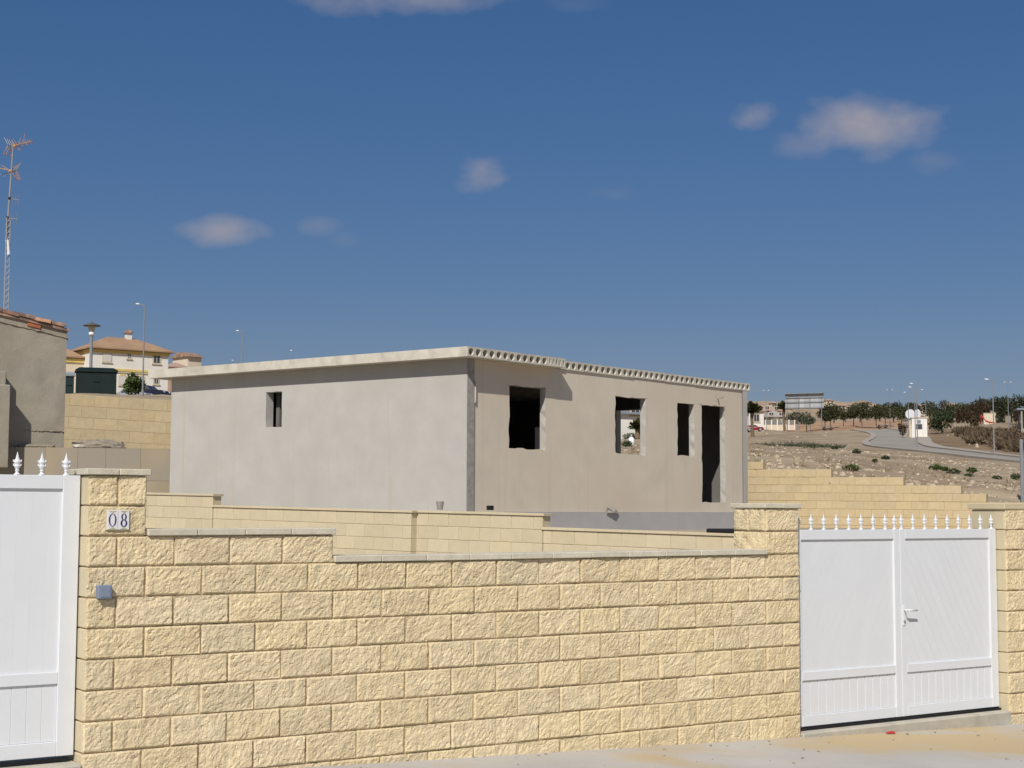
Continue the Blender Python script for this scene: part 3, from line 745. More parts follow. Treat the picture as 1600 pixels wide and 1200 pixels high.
# joint shadow gap beside the panel edge is real: the front panel sits back by frec
def onl(px, py, o=0): q = PL(px, py, HC, (hl_n.x, hl_n.y))-HC+Vector((0, 0, .9)); return q-hl_n*o
ps = MB().lathe([(.045, 0), (.05, .0), (.075, .16), (.066, .16), (.045, .03)], 12)
tag(ps.obj('plastic_bucket', 'rawconc', None, onl(700.5, 797, .25)+HC-Vector((0, 0, .9))), 'small grey bucket left of the house corner on the wall', 'bucket')
ps2 = MB().bbox(-.055, .055, -.05, .05, 0, .085, .01)
tag(ps2.obj('black_box', 'dark', None, onf(743.5, 797, .35)+HC-Vector((0, 0, .9)), (0, 0, HA)), 'small black box at the foot of the house corner', 'box')
rk = MB(); rk.add([(-.22, 0, 0), (.0, -.06, 0), (.24, 0, 0), (.02, .08, 0), (-.10, 0, .06), (.12, 0, .085), (.2, .02, -.03), (-.18, 0, .11)], [(0, 1, 4), (1, 2, 5), (1, 5, 4), (2, 3, 5), (3, 0, 4), (3, 4, 5), (0, 4, 7), (1, 7, 4), (3, 2, 1, 0)])
rub = tag(rk.obj('rubble_piece', 'rawconc', None, onf(953, 801, .06)+HC-Vector((0, 0, .9)), (0, 0, HA)), 'broken concrete scrap on the grey plinth below the windows', 'rubble')

# ------------------------------------------------------------------ helpers for what stands on the land
def G(px, Y, dz=0.0):
    x = (px-800)/FPX*Y; return Vector((x, Y, H(x, Y)+dz))
def ground_at(px, py, y0=38., y1=500.):
    d = ray(px, py); d = d/d.y; y = y0
    while y < y1:
        if EYE+d.z*y < H(d.x*y, y): break
        y *= 1.01
    return Vector((d.x*y, y, H(d.x*y, y)))
def leaf_mesh(name, m, lobes, n, size, seed, flat=.0, elong=1.0):
    """many small leaf faces through the volume of a few lobes [(cx,cy,cz,rx,ry,rz)]"""
    rg = np.random.RandomState(seed); vol = np.array([l[3]*l[4]*l[5] for l in lobes]); vol = vol**.8; vol /= vol.sum()
    V = []; F = []
    pick = rg.choice(len(lobes), n, p=vol)
    for q in range(n):
        cx, cy, cz, rx, ry, rz = lobes[pick[q]]
        d = rg.normal(size=3); d /= np.linalg.norm(d); r = rg.uniform(.35, 1.0)**.5*rg.uniform(.82, 1.12)
        c = np.array([cx+d[0]*rx*r, cy+d[1]*ry*r, cz+d[2]*rz*r])
        a = rg.normal(size=3); a /= np.linalg.norm(a); b = np.cross(a, rg.normal(size=3)); b /= np.linalg.norm(b)
        s = size*rg.uniform(.6, 1.4); o = len(V)
        V += [tuple(c-a*s*elong), tuple(c+b*s*.55), tuple(c+a*s*elong), tuple(c-b*s*.55)]; F.append((o, o+1, o+2, o+3))
    mb = MB(); mb.v = V; mb.f = F; return mb.mesh(name, m)
def lobes_round(w, h, z0, k, seed):
    rs = random.Random(seed); L = [(0, 0, z0+h*.5, w*.36, w*.36, h*.42)]
    for i in range(k):
        an = 2*math.pi*i/k+rs.uniform(-.5, .5); rr_ = w*rs.uniform(.2, .36); s = rs.uniform(.16, .27)
        L.append((math.cos(an)*rr_, math.sin(an)*rr_, z0+h*rs.uniform(.22, .85), w*s, w*s, h*s*1.05))
    return L
def trunk_mesh(h, r, forks, seed, m='bark', lean=.04):
    rs = random.Random(seed); mb = MB(); th = h*.62
    P = [(0, 0, -.4), (rs.uniform(-lean, lean)*h, rs.uniform(-lean, lean)*h, th*.5), (rs.uniform(-lean, lean)*h, 0, th)]
    mb.tube(P, [r*1.25, r, r*.75], 7)
    for i in range(forks):
        an = 2*math.pi*i/forks+rs.uniform(-.4, .4); e = h*rs.uniform(.14, .24)
        mb.tube([P[2], (P[2][0]+math.cos(an)*e*.6, P[2][1]+math.sin(an)*e*.6, th+e*.6), (P[2][0]+math.cos(an)*e, P[2][1]+math.sin(an)*e, th+e*1.3)], [r*.55, r*.4, r*.15], 5)
    return mb.mesh('trunk', m)
_tc = {}
def tree(name, label, base, h, w, leafm, z0f=.38, n=900, size=.2, seed=0, k=7, group=None, trunk_r=.09, cat='tree', barkm='bark', sink=0.0):
    t = thing(name, label, cat, base, random.Random(seed).uniform(0, 6), group)
    put('trunk', trunk_mesh(h, trunk_r, 4, seed, barkm), t)
    z0 = h*z0f; put('crown', leaf_mesh('crown', leafm, lobes_round(w, h-z0, z0, k, seed), n, size, seed), t)
    return t
def lamp(name, label, px, ytop, Y, double=False, sgn=-1, group='street lamps', pxp=None, hd=.62):
    top = W(px, ytop, Y); b = G(pxp or px, Y); hgt = top.z-b.z
    t = thing(name, label, 'street lamp', (top.x, Y, b.z), 0, group)
    MB().tube([(0, 0, -.3), (0, 0, hgt*.35), (0, 0, hgt-.05)], [.06, .05, .034], 8).obj('pole', 'pole', t)
    MB().tube([(0, 0, 0), (0, 0, .35)], [.09, .08], 8).obj('base_sleeve', 'pole', t)
    for s in ((-1, 1) if double else (sgn,)):
        MB().tube([(0, 0, hgt-.10), (s*.16, 0, hgt-.02), (s*.30, 0, hgt+.02)], .03, 6).obj('arm', 'pole', t)
        h = MB().lathe([(.02, -.055), (.12, -.04), (.17, .0), (.14, .04), (.03, .065)], 12, hd*1.9, .85)
        h.obj('lamp_head', 'lamphead', t, (s*(.30+hd*.28), 0, hgt+.03), (0, -s*.12, 0), smooth=True)
    return t

# ------------------------------------------------------------------ left: terraces, old grey building
lwz = W(184, 620.5, (LW0.y+LW1.y)/2).z
LWL = (Vector((LW1.x, LW1.y))-Vector((LW0.x, LW0.y))).length
lwa = math.atan2(LWD.y, LWD.x); lws = math.atan2(LW1.z-LW0.z, LWL)
tw = thing('boundary_wall', 'plain tan block wall below the dark green container', 'wall', (LW0.x, LW0.y, LW0.z-2.6), lwa, ry=-lws)
smooth_wall(tw, -2.5, LWL+3.2, 2.6, 6, .1, 0, m='lcream', L=.74, hc=.345, joint='creamjoint', gap=.007)
rtw_a = W(-30, 697, 34.6); rtw_b = W(290, 697, 35.6)
rd = Vector((rtw_b.x-rtw_a.x, rtw_b.y-rtw_a.y)); rl = rd.length; ra = math.atan2(rd.y, rd.x)
rtw = thing('retaining_wall', 'long low grey-brown rendered retaining wall behind the left gate', 'wall', (rtw_a.x, rtw_a.y, rtw_a.z-2.0), ra)
MB().box(-3, rl, .012, .3, 0, 1.985).obj('wall_body', 'mortar', rtw)
x = -3.0
while x < rl-.1:
    w = min(rb.uniform(.62, .82), rl-x)
    for z0, z1 in ((0.0, .52), (.52, 1.245), (1.245, 1.99)): MB().bbox(0, w-.003, 0, .29, z0+.0015, z1-.0015, .004).obj('render_panel', 'retain', rtw, (x, rb.uniform(-.002, .002), 0))
    x += w
ter = MB()
q = [Vector((rtw_a.x, rtw_a.y))-rd.normalized()*3, Vector((rtw_b.x, rtw_b.y)), Vector((LW1.x, LW1.y))+LWD*3, Vector((LW0.x, LW0.y))-LWD*9]
tn = 24; base_z = rtw_a.z
for i in range(tn+1):
    a = q[0]+(q[1]-q[0])*i/tn; b = q[3]+(q[2]-q[3])*i/tn
    for j in range(9):
        v = j/8; p_ = a+(b-a)*v; ter.v.append((p_.x, p_.y, base_z-.012+(.10*v+.05*noise.fractal((p_.x*1.3, p_.y*1.3, 2), 1, 2, 3))*min(1, j)))
for i in range(tn):
    for j in range(8): ter.f.append((i*9+j, (i+1)*9+j, (i+1)*9+j+1, i*9+j+1))
struct(ter.obj('terrace_ground', 'soil'))['label'] = 'narrow earth terrace above the grey retaining wall'
def lump(name, m, label, cat, loc, sx, sy, sz, seed, n=2, rot=0):
    bm = bmesh.new(); bmesh.ops.create_icosphere(bm, subdivisions=n, radius=1)
    for v in bm.verts:
        f = 1+.35*noise.fractal(v.co*1.4+Vector((seed*3.1, 0, 0)), 1, 2, 3); v.co = Vector((v.co.x*sx*f, v.co.y*sy*f, v.co.z*sz*f))
    o = MB().bm(bm).obj(name, m, None, loc, (0, 0, rot)); return tag(o, label, cat)
c = W(155, 692, 35.6); lump('rubble_heap', 'rubble', 'low grey heap of rubble on the terrace below the tan wall', 'rubble', (c.x, c.y, base_z+.05), .62, .28, .15, 1, 3, ra)
c = W(122, 694, 35.2); lump('concrete_shard', 'slab', 'pale flat shard on the edge of the retaining wall', 'rubble', (c.x, c.y, base_z+.03), .15, .06, .05, 2, 1, .3)
c = W(52, 696, 35.0); lump('rubble_heap', 'rubble', 'thin line of rubble at the foot of the old grey building', 'rubble', (c.x, c.y, base_z+.0), .45, .12, .07, 5, 3, ra)
# old building
OBP = W(100, 690, 35.5); OBA = .60; OBU = Vector((math.cos(OBA), math.sin(OBA), 0)); OBN = Vector((math.sin(OBA), -math.cos(OBA), 0))
ob = thing('old_building', 'old grey rendered outbuilding with broken clay tile verge at the left edge', 'building', (OBP.x, OBP.y, base_z-.3), OBA)
def obl(px, py, y=0.0):
    q = PL(px, py, OBP-OBN*y, OBN); q = q-Vector((OBP.x, OBP.y, base_z-.3)); return q.dot(OBU), q.z
xr_, zr_ = obl(100, 517); xl_, zl_ = obl(0, 492); sl = (zr_-zl_)/(xr_-xl_); XL = -4.2
zL = zr_+sl*(XL-xr_)
nx_, nz_ = 34, 26; mb = MB()
for i in range(nx_+1):
    for j in range(nz_+1):
        x = XL+(0-XL)*i/nx_; zt_ = zr_+sl*(x-xr_); z = -.2+(zt_+.2)*j/nz_; mb.v.append((x, .02*noise.fractal((x*.9, z*.9, 3), 1, 2, 4)*(0 if i == nx_ else 1), z))
for i in range(nx_):
    for j in range(nz_): a = i*(nz_+1)+j; mb.f.append((a, a+nz_+1, a+nz_+2, a+1))
mb.prism([(XL, -.2), (0, -.2), (0, zr_), (XL, zL)], .05, 2.4)
mb.box(-.06, -.0005, .0, .06, -.2, zr_-.001)
mb.obj('wall', 'oldwall', ob)
# band of rough mortar under the verge and one at the foot
def ragged(name, m, x0, x1, zf, hh, y0, seed):
    mb = MB(); n = 40; rs = random.Random(seed)
    for i in range(n+1):
        x = x0+(x1-x0)*i/n; z = zf(x); t = hh*rs.uniform(.45, 1.2); mb.v += [(x, y0, z), (x, y0-.018*rs.uniform(.5, 1.4), z-t*.5), (x, .02, z-t)]
    for i in range(n):
        a = 3*i; mb.f += [(a, a+3, a+4, a+1), (a+1, a+4, a+5, a+2)]
    mb.obj(name, m, ob)
ragged('mortar_band', 'rubble', XL, .03, lambda x: zr_+sl*(x-xr_)-.12, .07, -.008, 3)
ragged('mortar_band', 'rubble', -1.0, 0, lambda x: .70, .06, -.006, 4)
xb, zb_ = obl(53, 507)
MB().bbox(-.15, .16, -.03, .1, -.07, .07, .008).obj('brick', 'brickred', ob, (xb, 0, zb_), (0, -math.atan(sl), 0))
# tiles: verge row and the covering behind
ang_ = math.atan(sl)
def barrel(Lt, r0, r1):
    mb = MB(); n = 8
    for k in range(n+1):
        an = math.pi*k/n
        for x, r in ((0, r0), (Lt, r1)):
            mb.v.append((x, -r*math.cos(an), r*math.sin(an))); mb.v.append((x, -(r-.018)*math.cos(an), (r-.018)*math.sin(an)))
    for k in range(n):
        A = 4*k; B = 4*(k+1); mb.f += [(A, A+2, B+2, B), (A+1, B+1, B+3, A+3), (A, B, B+1, A+1), (A+2, A+3, B+3, B+2)]
    return mb.mesh('roof_tile', 'clay')
BT = barrel(.46, .085, .105)
deck = MB().prism([(XL, zL+.0), (.03, zr_+sl*(.03-xr_)), (.03, zr_+sl*(.03-xr_)+.07), (XL, zL+.07)], -.05, 2.5).obj('roof_deck', 'clay', ob)
for row in range(7):
    x = XL
    while x < -.36:
        z = zr_+sl*(x-xr_)+.075; 
        put('roof_tile', BT, deck, (x, .02+row*.23+rb.uniform(-.012, .012), z+rb.uniform(-.012, .014)), (rb.uniform(-.06, .06), -ang_+rb.uniform(-.05, .03), rb.uniform(-.05, .05))); x += .37
# stub wall at the left edge that shades the front
sx0, _ = obl(3, 650); 
st = MB().bbox(-.6, 0, -.62, .0, -.2, obl(3, 604)[1], .02).bbox(-.5, -.01, -.30, .0, obl(3, 604)[1]-.02, obl(3, 582)[1], .02).obj('buttress', 'oldwall', ob, (sx0, -.001, 0))
# aerial mast
mbp = PL(9, 484, OBP-OBN*2.0, OBN); 
am = thing('aerial_mast', 'tall thin lattice mast with orange television aerials above the clay tiles', 'aerial', (mbp.x, mbp.y, mbp.z-.12), 0)
def ml(px, py): v = W(px, py, mbp.y); return Vector((v.x-mbp.x, 0, v.z-mbp.z+.12))
m0, m1, m2 = ml(8.5, 486), ml(12.5, 340), ml(21, 222)
for k in range(3):
    an = 2*math.pi*k/3+.4; o_ = Vector((math.cos(an)*.07, math.sin(an)*.07, 0)); MB().tube([m0+o_, m1+o_*.8], .011, 6).obj('mast_leg', 'steel', am)
br = MB()
for i in range(16):
    for k in range(3):
        a1, a2 = 2*math.pi*k/3+.4, 2*math.pi*((k+1) % 3)/3+.4; A = m0+(m1-m0)*(i/16); B = m0+(m1-m0)*((i+1)/16)
        br.tube([A+Vector((math.cos(a1), math.sin(a1), 0))*.068, B+Vector((math.cos(a2), math.sin(a2), 0))*.064], .005, 4)
br.obj('lattice', 'steel', am)
MB().tube([m0+(m1-m0)*.7, m1, m2], [.03, .026, .018], 8).obj('mast_pole', 'steel', am)
MB().tube([ml(11.5, 375), ml(13.5, 398)], [.05, .04], 8).obj('cable_loop', 'lamphead', am)
def yagi(c, ln, n, el, tilt, fwd, vee=.22, clutter=True):
    t = MB().tube([c-fwd*.12, c+fwd*ln], .012, 6).obj('boom', 'orange', am)
    up = Vector((0, 0, 1)); side = fwd.cross(up).normalized(); ax = (side*math.cos(tilt)+up*math.sin(tilt)).normalized()
    for i in range(n):
        p_ = c+fwd*(ln*(i+.6)/n); MB().tube([p_-ax*el*(1-.03*i), p_+ax*el*(1-.03*i)], .006, 5).obj('element', 'orange' if i % 2 else 'lamphead', t)
    for s in (-1, 1):
        a = c-fwd*.10; b = c-fwd*(.10+vee*.55)+up*s*vee
        mb = MB()
        for k in range(4):
            o_ = side*(k/3-.5)*.26; mb.tube([a+o_, b+o_], .007, 5)
        mb.tube([a-side*.14, a+side*.14], .007, 5).tube([b-side*.14, b+side*.14], .007, 5).obj('reflector', 'steel' if s > 0 else 'orange', t)
    MB().bbox(c.x-.035, c.x+.035, c.y-.03, c.y+.03, c.z-.045, c.z+.01, .008).obj('junction_box', 'orange', t)
yagi(ml(23, 227), .52, 8, .10, .35, Vector((.93, -.35, .12)).normalized(), .20)
yagi(ml(16, 266), .42, 7, .11, .3, Vector((-.8, -.6, .05)).normalized(), .20)
for i in range(9):
    p_ = ml(12+i*3.6, 231-1.5*i+rb.uniform(-4, 4)); d_ = Vector((rb.uniform(-.5, .5), rb.uniform(-.6, .2), rb.uniform(-1, 1))).normalized()*rb.uniform(.08, .17)
    MB().tube([p_-d_, p_+d_], .006, 5).obj('element', 'orange' if i % 3 else 'steel', am)
for i in range(6):
    p_ = ml(3+i*4.2, 268+rb.uniform(-9, 9)); d_ = Vector((rb.uniform(.3, 1), rb.uniform(-.5, .2), rb.uniform(-.4, .4))).normalized()*rb.uniform(.08, .16)
    MB().tube([p_-d_, p_+d_], .006, 5).obj('element', 'orange' if i % 2 else 'steel', am)
for (a, b, cpy) in ((16, 30, 310), (13, 27, 340)):
    t = MB().tube([ml(a-3, cpy), ml(b, cpy+3)], .010, 6).obj('boom', 'steel', am)
    for i in range(3): p_ = ml(a+4+(b-a-4)*i/2.2, cpy+2); MB().tube([p_-Vector((0, 0, .14)), p_+Vector((0, 0, .16))], .0045, 4).obj('element', 'steel', t)
    MB().lathe([(.03, -.03), (.035, 0), (.03, .03)], 8).obj('clamp', 'dark', t, ml(a-1, cpy))

# green containers, globe post lamp
def container(px0, px1, py0, py1, Y, rot, label, lid='green_box', body='green_box', d=1.0):
    c = W((px0+px1)/2, py1, Y); wd = (px1-px0)/FPX*Y; hh = (py1-py0)/FPX*Y+.0
    zb = G((px0+px1)/2, Y).z-.1; hh += c.z-zb
    L = wd/(math.cos(rot)+d*abs(math.sin(rot))*.6); D = L*d*.6
    t = thing('green_container', label, 'container', (c.x, Y, zb), rot)
    MB().bbox(-L/2+.05, L/2-.05, -D/2+.05, D/2-.05, 0, hh*.86, .02).obj('body', body, t)
    l_ = MB(); a, b, z0, z1 = L/2, D/2, hh*.855, hh
    l_.add([(-a, -b, z0), (a, -b, z0), (a, b, z0), (-a, b, z0), (-a, -b, z0+.07), (a, -b, z0+.07), (a, b, z0+.07), (-a, b, z0+.07), (-a*.80, -b*.55, z1), (a*.80, -b*.55, z1), (a*.80, b*.55, z1), (-a*.80, b*.55, z1)],
           [(3, 2, 1, 0), (0, 1, 5, 4), (1, 2, 6, 5), (2, 3, 7, 6), (3, 0, 4, 7), (4, 5, 9, 8), (5, 6, 10, 9), (6, 7, 11, 10), (7, 4, 8, 11), (8, 9, 10, 11)])
    l_.obj('lid', lid, t)
    MB().box(-.12, .12, -D/2+.02, -D/2+.06, hh*.55, hh*.6).obj('handle', body, t)
    return t
container(113, 186, 575, 617, 58, R(18), 'large dark green metal container with low hipped lid behind the tan wall')
container(94, 118, 581, 617, 61, R(20), 'smaller green container with grey lid beside the old building', 'greylid', 'green_box2')
pb = G(139, 72); pt = W(138, 504, 72); ph = pt.z-pb.z
pl_ = thing('garden_lamp', 'green-grey post lamp with wide conical hat behind the green container', 'lamp', pb, 0)
MB().tube([(0, 0, -.2), (0, 0, ph-.50)], [.085, .07], 10).obj('pole', 'pole', pl_)
MB().lathe([(.10, ph-.62), (.14, ph-.55), (.13, ph-.48), (.07, ph-.44)], 12).obj('collar', 'lamphead', pl_, smooth=True)
MB().lathe([(.09, ph-.46), (.12, ph-.42), (.19, ph-.16), (.18, ph-.14)], 12).obj('lamp_glass', 'sill', pl_, smooth=True)
MB().lathe([(.40, ph-.17), (.41, ph-.14), (.20, ph-.06), (.06, ph-.01), (.03, ph+.03)], 16).obj('lamp_shade', 'darkgrey', pl_, smooth=True)

# ------------------------------------------------------------------ villas
def villa_window(t, x0, x1, z0, z1, kind='glass', y=0.0, trim='sill', lint=True, s=1.0):
    w = MB().box(x0-.10*s, x1+.10*s, y-.05, y+.02, z0-.10*s, z1+.10*s).obj('window', trim, t)
    MB().box(x0, x1, y-.056, y+.0, z0, z1).obj('pane', kind, w)
    MB().box(x0-.18*s, x1+.18*s, y-.12, y+.02, z0-.2*s, z0-.10*s).obj('sill', trim, w)
    if kind == 'glass': MB().box((x0+x1)/2-.03*s, (x0+x1)/2+.03*s, y-.062, y, z0+.001, z1-.001).box(x0, x0+.05*s, y-.061, y, z0+.001, z1-.001).box(x1-.05*s, x1, y-.061, y, z0+.001, z1-.001).obj('frame', 'shutter', w)
    if lint: MB().box(x0+.05*s, x1-.05*s, y-.055, y, z1+.10*s, z1+.28*s).obj('lintel', 'yellow', w)
    return w
def hip_roof(mb, x0, x1, y0, y1, z0, z1, th=.14, hipf=.98):
    mx_ = min((x1-x0), (y1-y0))/2*hipf; 
    if (x1-x0) > (y1-y0): r = [(x0+mx_, (y0+y1)/2), (x1-mx_, (y0+y1)/2)]
    else: r = [((x0+x1)/2, y0+mx_), ((x0+x1)/2, y1-mx_)]
    v = [(x0, y0, z0), (x1, y0, z0), (x1, y1, z0), (x0, y1, z0), (x0, y0, z0+th), (x1, y0, z0+th), (x1, y1, z0+th), (x0, y1, z0+th), (*r[0], z1), (*r[1], z1)]
    f = [(3, 2, 1, 0), (0, 1, 5, 4), (1, 2, 6, 5), (2, 3, 7, 6), (3, 0, 4, 7)]
    if (x1-x0) > (y1-y0): f += [(4, 5, 9, 8), (5, 6, 9), (6, 7, 8, 9), (7, 4, 8)]
    else: f += [(4, 5, 8), (5, 6, 9, 8), (6, 7, 9), (7, 4, 8, 9)]
    return mb.add(v, f)
VP = W(141, 615, 168); VA = .62; VU = Vector((math.cos(VA), math.sin(VA), 0)); VN = Vector((math.sin(VA), -math.cos(VA), 0)); vz = VP.z-2.4
va = thing('white_villa', 'white two-storey villa with terracotta hip roof and yellow trim bands', 'house', (VP.x, VP.y, vz), VA)
def vl(px, py): q = PL(px, py, VP, VN)-Vector((VP.x, VP.y, vz)); return q.dot(VU), q.z
VL, _ = vl(263, 560); ze = vl(141, 543.5)[1]; zm = vl(200, 579)[1]
MB().box(0, VL, 0, 6.0, 0, ze).obj('wall', 'villa', va)
MB().box(-.12, VL+.12, -.12, 6.1, ze-.42, ze-.10).obj('cornice', 'yellow', va)
MB().box(VL*.25, VL+.05, -.14, .0, zm-.13, zm+.13).obj('string_band', 'yellow', va)
MB().box(VL*.25, VL+.05, -.10, .0, zm-.30, zm-.131).obj('string_band', 'sill', va)
rf = hip_roof(MB(), -.45, VL+.55, -.5, 6.5, ze-.02, vl(190, 526.5)[1]+.25, hipf=.95).obj('roof', 'roof', va)
cxx, czz = vl(216, 527); ch = MB().box(cxx-.30, cxx+.30, 2.6, 3.3, ze+.5, czz+.75).obj('chimney', 'villa', va)
MB().add([(cxx-.5, 2.4, czz+.75), (cxx+.5, 2.4, czz+.75), (cxx+.5, 3.5, czz+.75), (cxx-.5, 3.5, czz+.75), (cxx, 2.95, czz+1.2)], [(3, 2, 1, 0), (0, 1, 4), (1, 2, 4), (2, 3, 4), (3, 0, 4)]).obj('chimney_cap', 'clay', ch)
for (a, b, c_, d_, kd) in ((161.5, 173, 550.5, 565, 'shutter'), (199.5, 204.5, 552.5, 559.5, 'glass'), (239.5, 250, 555.5, 567.5, 'glass'), (187, 196, 588, 601, 'shutter'), (217.5, 224.5, 589, 602, 'glass'), (240.5, 247.5, 590.5, 599.5, 'glass')):
    x0, z1 = vl(a, c_); x1, z0 = vl(b, d_); villa_window(va, x0, x1, z0, z1, kd)
MB().prism([(VL-2.6, 0), (VL+1.6, 0), (VL+1.5, 1.6), (VL-1.0, 2.9), (VL-2.6, 2.9)], -1.6, -1.3).obj('porch_wall', 'villa', va)
# lower wing on the left
MB().box(-2.6, -.001, 2.2, 5.8, 0, ze-1.0).obj('wing_wall', 'villa2', va)
hip_roof(MB(), -3.1, -.001, 1.8, 6.2, ze-1.0, ze+.1).obj('wing_roof', 'roof', va)
MB().box(-2.75, -.002, 2.05, 2.19, ze-1.5, ze-1.1).obj('wing_cornice', 'yellow', va)
def small_villa(name, label, px, py_base, Y, w, d, h, rot, wallm='villa2', roofm='roofpink', roofh=1.2, wins=2, floors=1, hip=True, group=None, base=None):
    b = base or W(px, py_base, Y); t = thing(name, label, 'house', b, rot, group)
    MB().box(-w/2, w/2, -d/2, d/2, -1.5, h).obj('wall', wallm, t)
    if hip: hip_roof(MB(), -w/2-.4, w/2+.4, -d/2-.4, d/2+.4, h+.001, h+roofh).obj('roof', roofm, t)
    else: MB().prism([(-d/2-.4, h), (d/2+.4, h), (0, h+roofh)], -w/2-.3, w/2+.3, 'x').obj('roof', roofm, t)
    for f in range(floors):
        for i in range(wins):
            x = -w/2+w*(i+.5)/wins; z = .9+f*2.8; villa_window(t, x-.5, x+.5, z, z+1.2, 'glass', -d/2, lint=False)
    return t
small_villa('orange_house', 'tan house with red tiled gable peeping over the grey roof edge', 292, 574, 215, 2.2, 4, 1.3, .75, 'villa2', 'clay', .8, 0, 1, False)
small_villa('brick_house', 'low pinkish house beside the white villa', 271, 600, 200, 1.9, 3, 2.0, .6, 'roofpink', 'roofpink', .8, 0)
# shrub and cars on the left
tree('leafy_shrub', 'bright green shrub before the white villa', G(206, 120, -.4), 2.3, 1.9, 'leaf_bright', .12, 900, .13, 21, 6, trunk_r=.04, cat='shrub')
def car(label, base, rot, m, L=4.1, Wd=1.7, Hh=1.45):
    t = thing('parked_car', label, 'car', base, rot)
    prof = [(-.5, .18), (-.5, .40), (-.485, .58), (-.40, .66), (-.20, .69), (-.08, .96), (.0, 1.0), (.22, .99), (.34, .93), (.44, .68), (.495, .62), (.5, .40), (.5, .18)]
    P = [(x*L, z*Hh) for x, z in prof]
    bm = bmesh.new(); n = len(P); ringv = []
    for s, inset in ((-1, 0), (-.82, 1), (.82, 1), (1, 0)):
        pass
    mb = MB(); ys = [-.5, -.44, -.30, .30, .44, .5]
    for y in ys:
        for x, z in P:
            k = 1-.04*(abs(y) > .45); up_ = max(0, z/Hh-.66)/.34; yy = y*Wd*(1-.22*up_); mb.v.append((x*(1 if abs(y) < .45 else .985), yy, z*k if z > .5 else z))
    for i in range(len(ys)-1):
        for k in range(n): mb.f.append((i*n+k, i*n+(k+1) % n, (i+1)*n+(k+1) % n, (i+1)*n+k))
    mb.f.append(tuple(range(n))[::-1]); mb.f.append(tuple(range(5*n, 6*n)))
    mb.obj('body', m, t, smooth=False)
    for s in (-1, 1):
        y0 = s*Wd*.455
        def yy(zf): return s*(Wd*.5*(1-.22*max(0, zf-.66)/.34)+.012)
        MB().add([(-.17*L, yy(.70), .70*Hh), (.33*L, yy(.70), .70*Hh), (.27*L, yy(.93), .93*Hh), (-.04*L, yy(.95), .95*Hh)], [(0, 1, 2, 3) if s < 0 else (3, 2, 1, 0)]).obj('side_window', 'glass', t)
        for xx in (-.31*L, .31*L):
            w = MB().lathe([(.22, -.09), (.31, -.09), (.31, .09), (.22, .09)], 16).obj('wheel', 'tyre', t, (xx, s*Wd*.45, .30), (math.pi/2, 0, 0)); MB().lathe([(.20, -.10), (.20, .10)], 12).obj('rim', 'steel', w)
        MB().box(-.497*L, -.455*L, s*Wd*.33-.14, s*Wd*.33+.14, .50*Hh, .60*Hh).obj('headlight', 'lamphead', t)
    MB().add([(-.19*L-.02, -.36*Wd, .705*Hh), (-.19*L-.02, .36*Wd, .705*Hh), (-.075*L-.02, .34*Wd, .955*Hh), (-.075*L-.02, -.34*Wd, .955*Hh)], [(0, 3, 2, 1)]).obj('windscreen', 'glass', t)
    MB().add([(.345*L+.02, -.34*Wd, .925*Hh), (.345*L+.02, .34*Wd, .925*Hh), (.435*L+.02, .38*Wd, .70*Hh), (.435*L+.02, -.38*Wd, .70*Hh)], [(0, 3, 2, 1)]).obj('rear_window', 'glass', t)
    return t
cb = W(231, 626.5, 142); car('dark navy car parked below the white villa', cb, R(168), 'cardark', 3.9)
cb = W(211, 628.5, 139); car('silver car nose beside the green shrub', cb, R(160), 'carsilver', 3.0, 1.6, 1.25)
lamp('street_lamp', 'tall thin street lamp in front of the white villa', 226, 476, 100, sgn=-1, hd=.5)
lamp('street_lamp', 'tallest street lamp rising behind the grey roof', 379, 517.5, 135, sgn=-1, hd=.5)
lamp('street_lamp', 'short street lamp head just above the roof, left of the tall one', 369, 563.5, 190, sgn=-1, hd=.5)
lamp('street_lamp', 'rightmost street lamp head peeping over the long roof edge', 449, 548, 170, sgn=1, hd=.5)

# ------------------------------------------------------------------ right: road, field and what stands beyond it
def strip(name, m, off0, off1, dz0, dz1, n=5, i0=0, i1=None, label=None):
    mb = MB(); pts = RP[i0:i1]; k = 0
    for i, p in enumerate(pts):
        t = (pts[min(i+1, len(pts)-1)]-pts[max(i-1, 0)]).normalized(); nn = Vector((t.y, -t.x, 0))
        for j in range(n):
            v = j/(n-1); q = p+nn*(off0+(off1-off0)*v); mb.v.append((q.x, q.y, H(q.x, q.y)+dz0+(dz1-dz0)*v))
    for i in range(len(pts)-1):
        for j in range(n-1): mb.f.append((i*n+j, (i+1)*n+j, (i+1)*n+j+1, i*n+j+1))
    return mb
def kerbstrip(o0, o1, dz):
    mb = strip('k', 'kerb', o0, o1, dz, dz, 2); n = len(mb.v)
    lo = [(x, y, z-.5) for x, y, z in mb.v]; mb.v += lo; m = n//2
    for i in range(m-1):
        for s in (0, 1): a, b = i*2+s, (i+1)*2+s; mb.f.append((a, b, b+n, a+n))
    return mb
struct(strip('road', 'asphalt', -2.6, 2.6, .05, .05, 7).obj('road', 'asphalt', smooth=True))['label'] = 'pale asphalt road curving up past the white kiosk'
struct(kerbstrip(2.6, 4.2, .17).obj('pavement', 'kerb'))['label'] = 'raised pavement along the lamp side of the road'
struct(kerbstrip(-3.3, -2.6, .15).obj('pavement', 'kerb'))['label'] = 'narrow raised verge along the field side of the road'
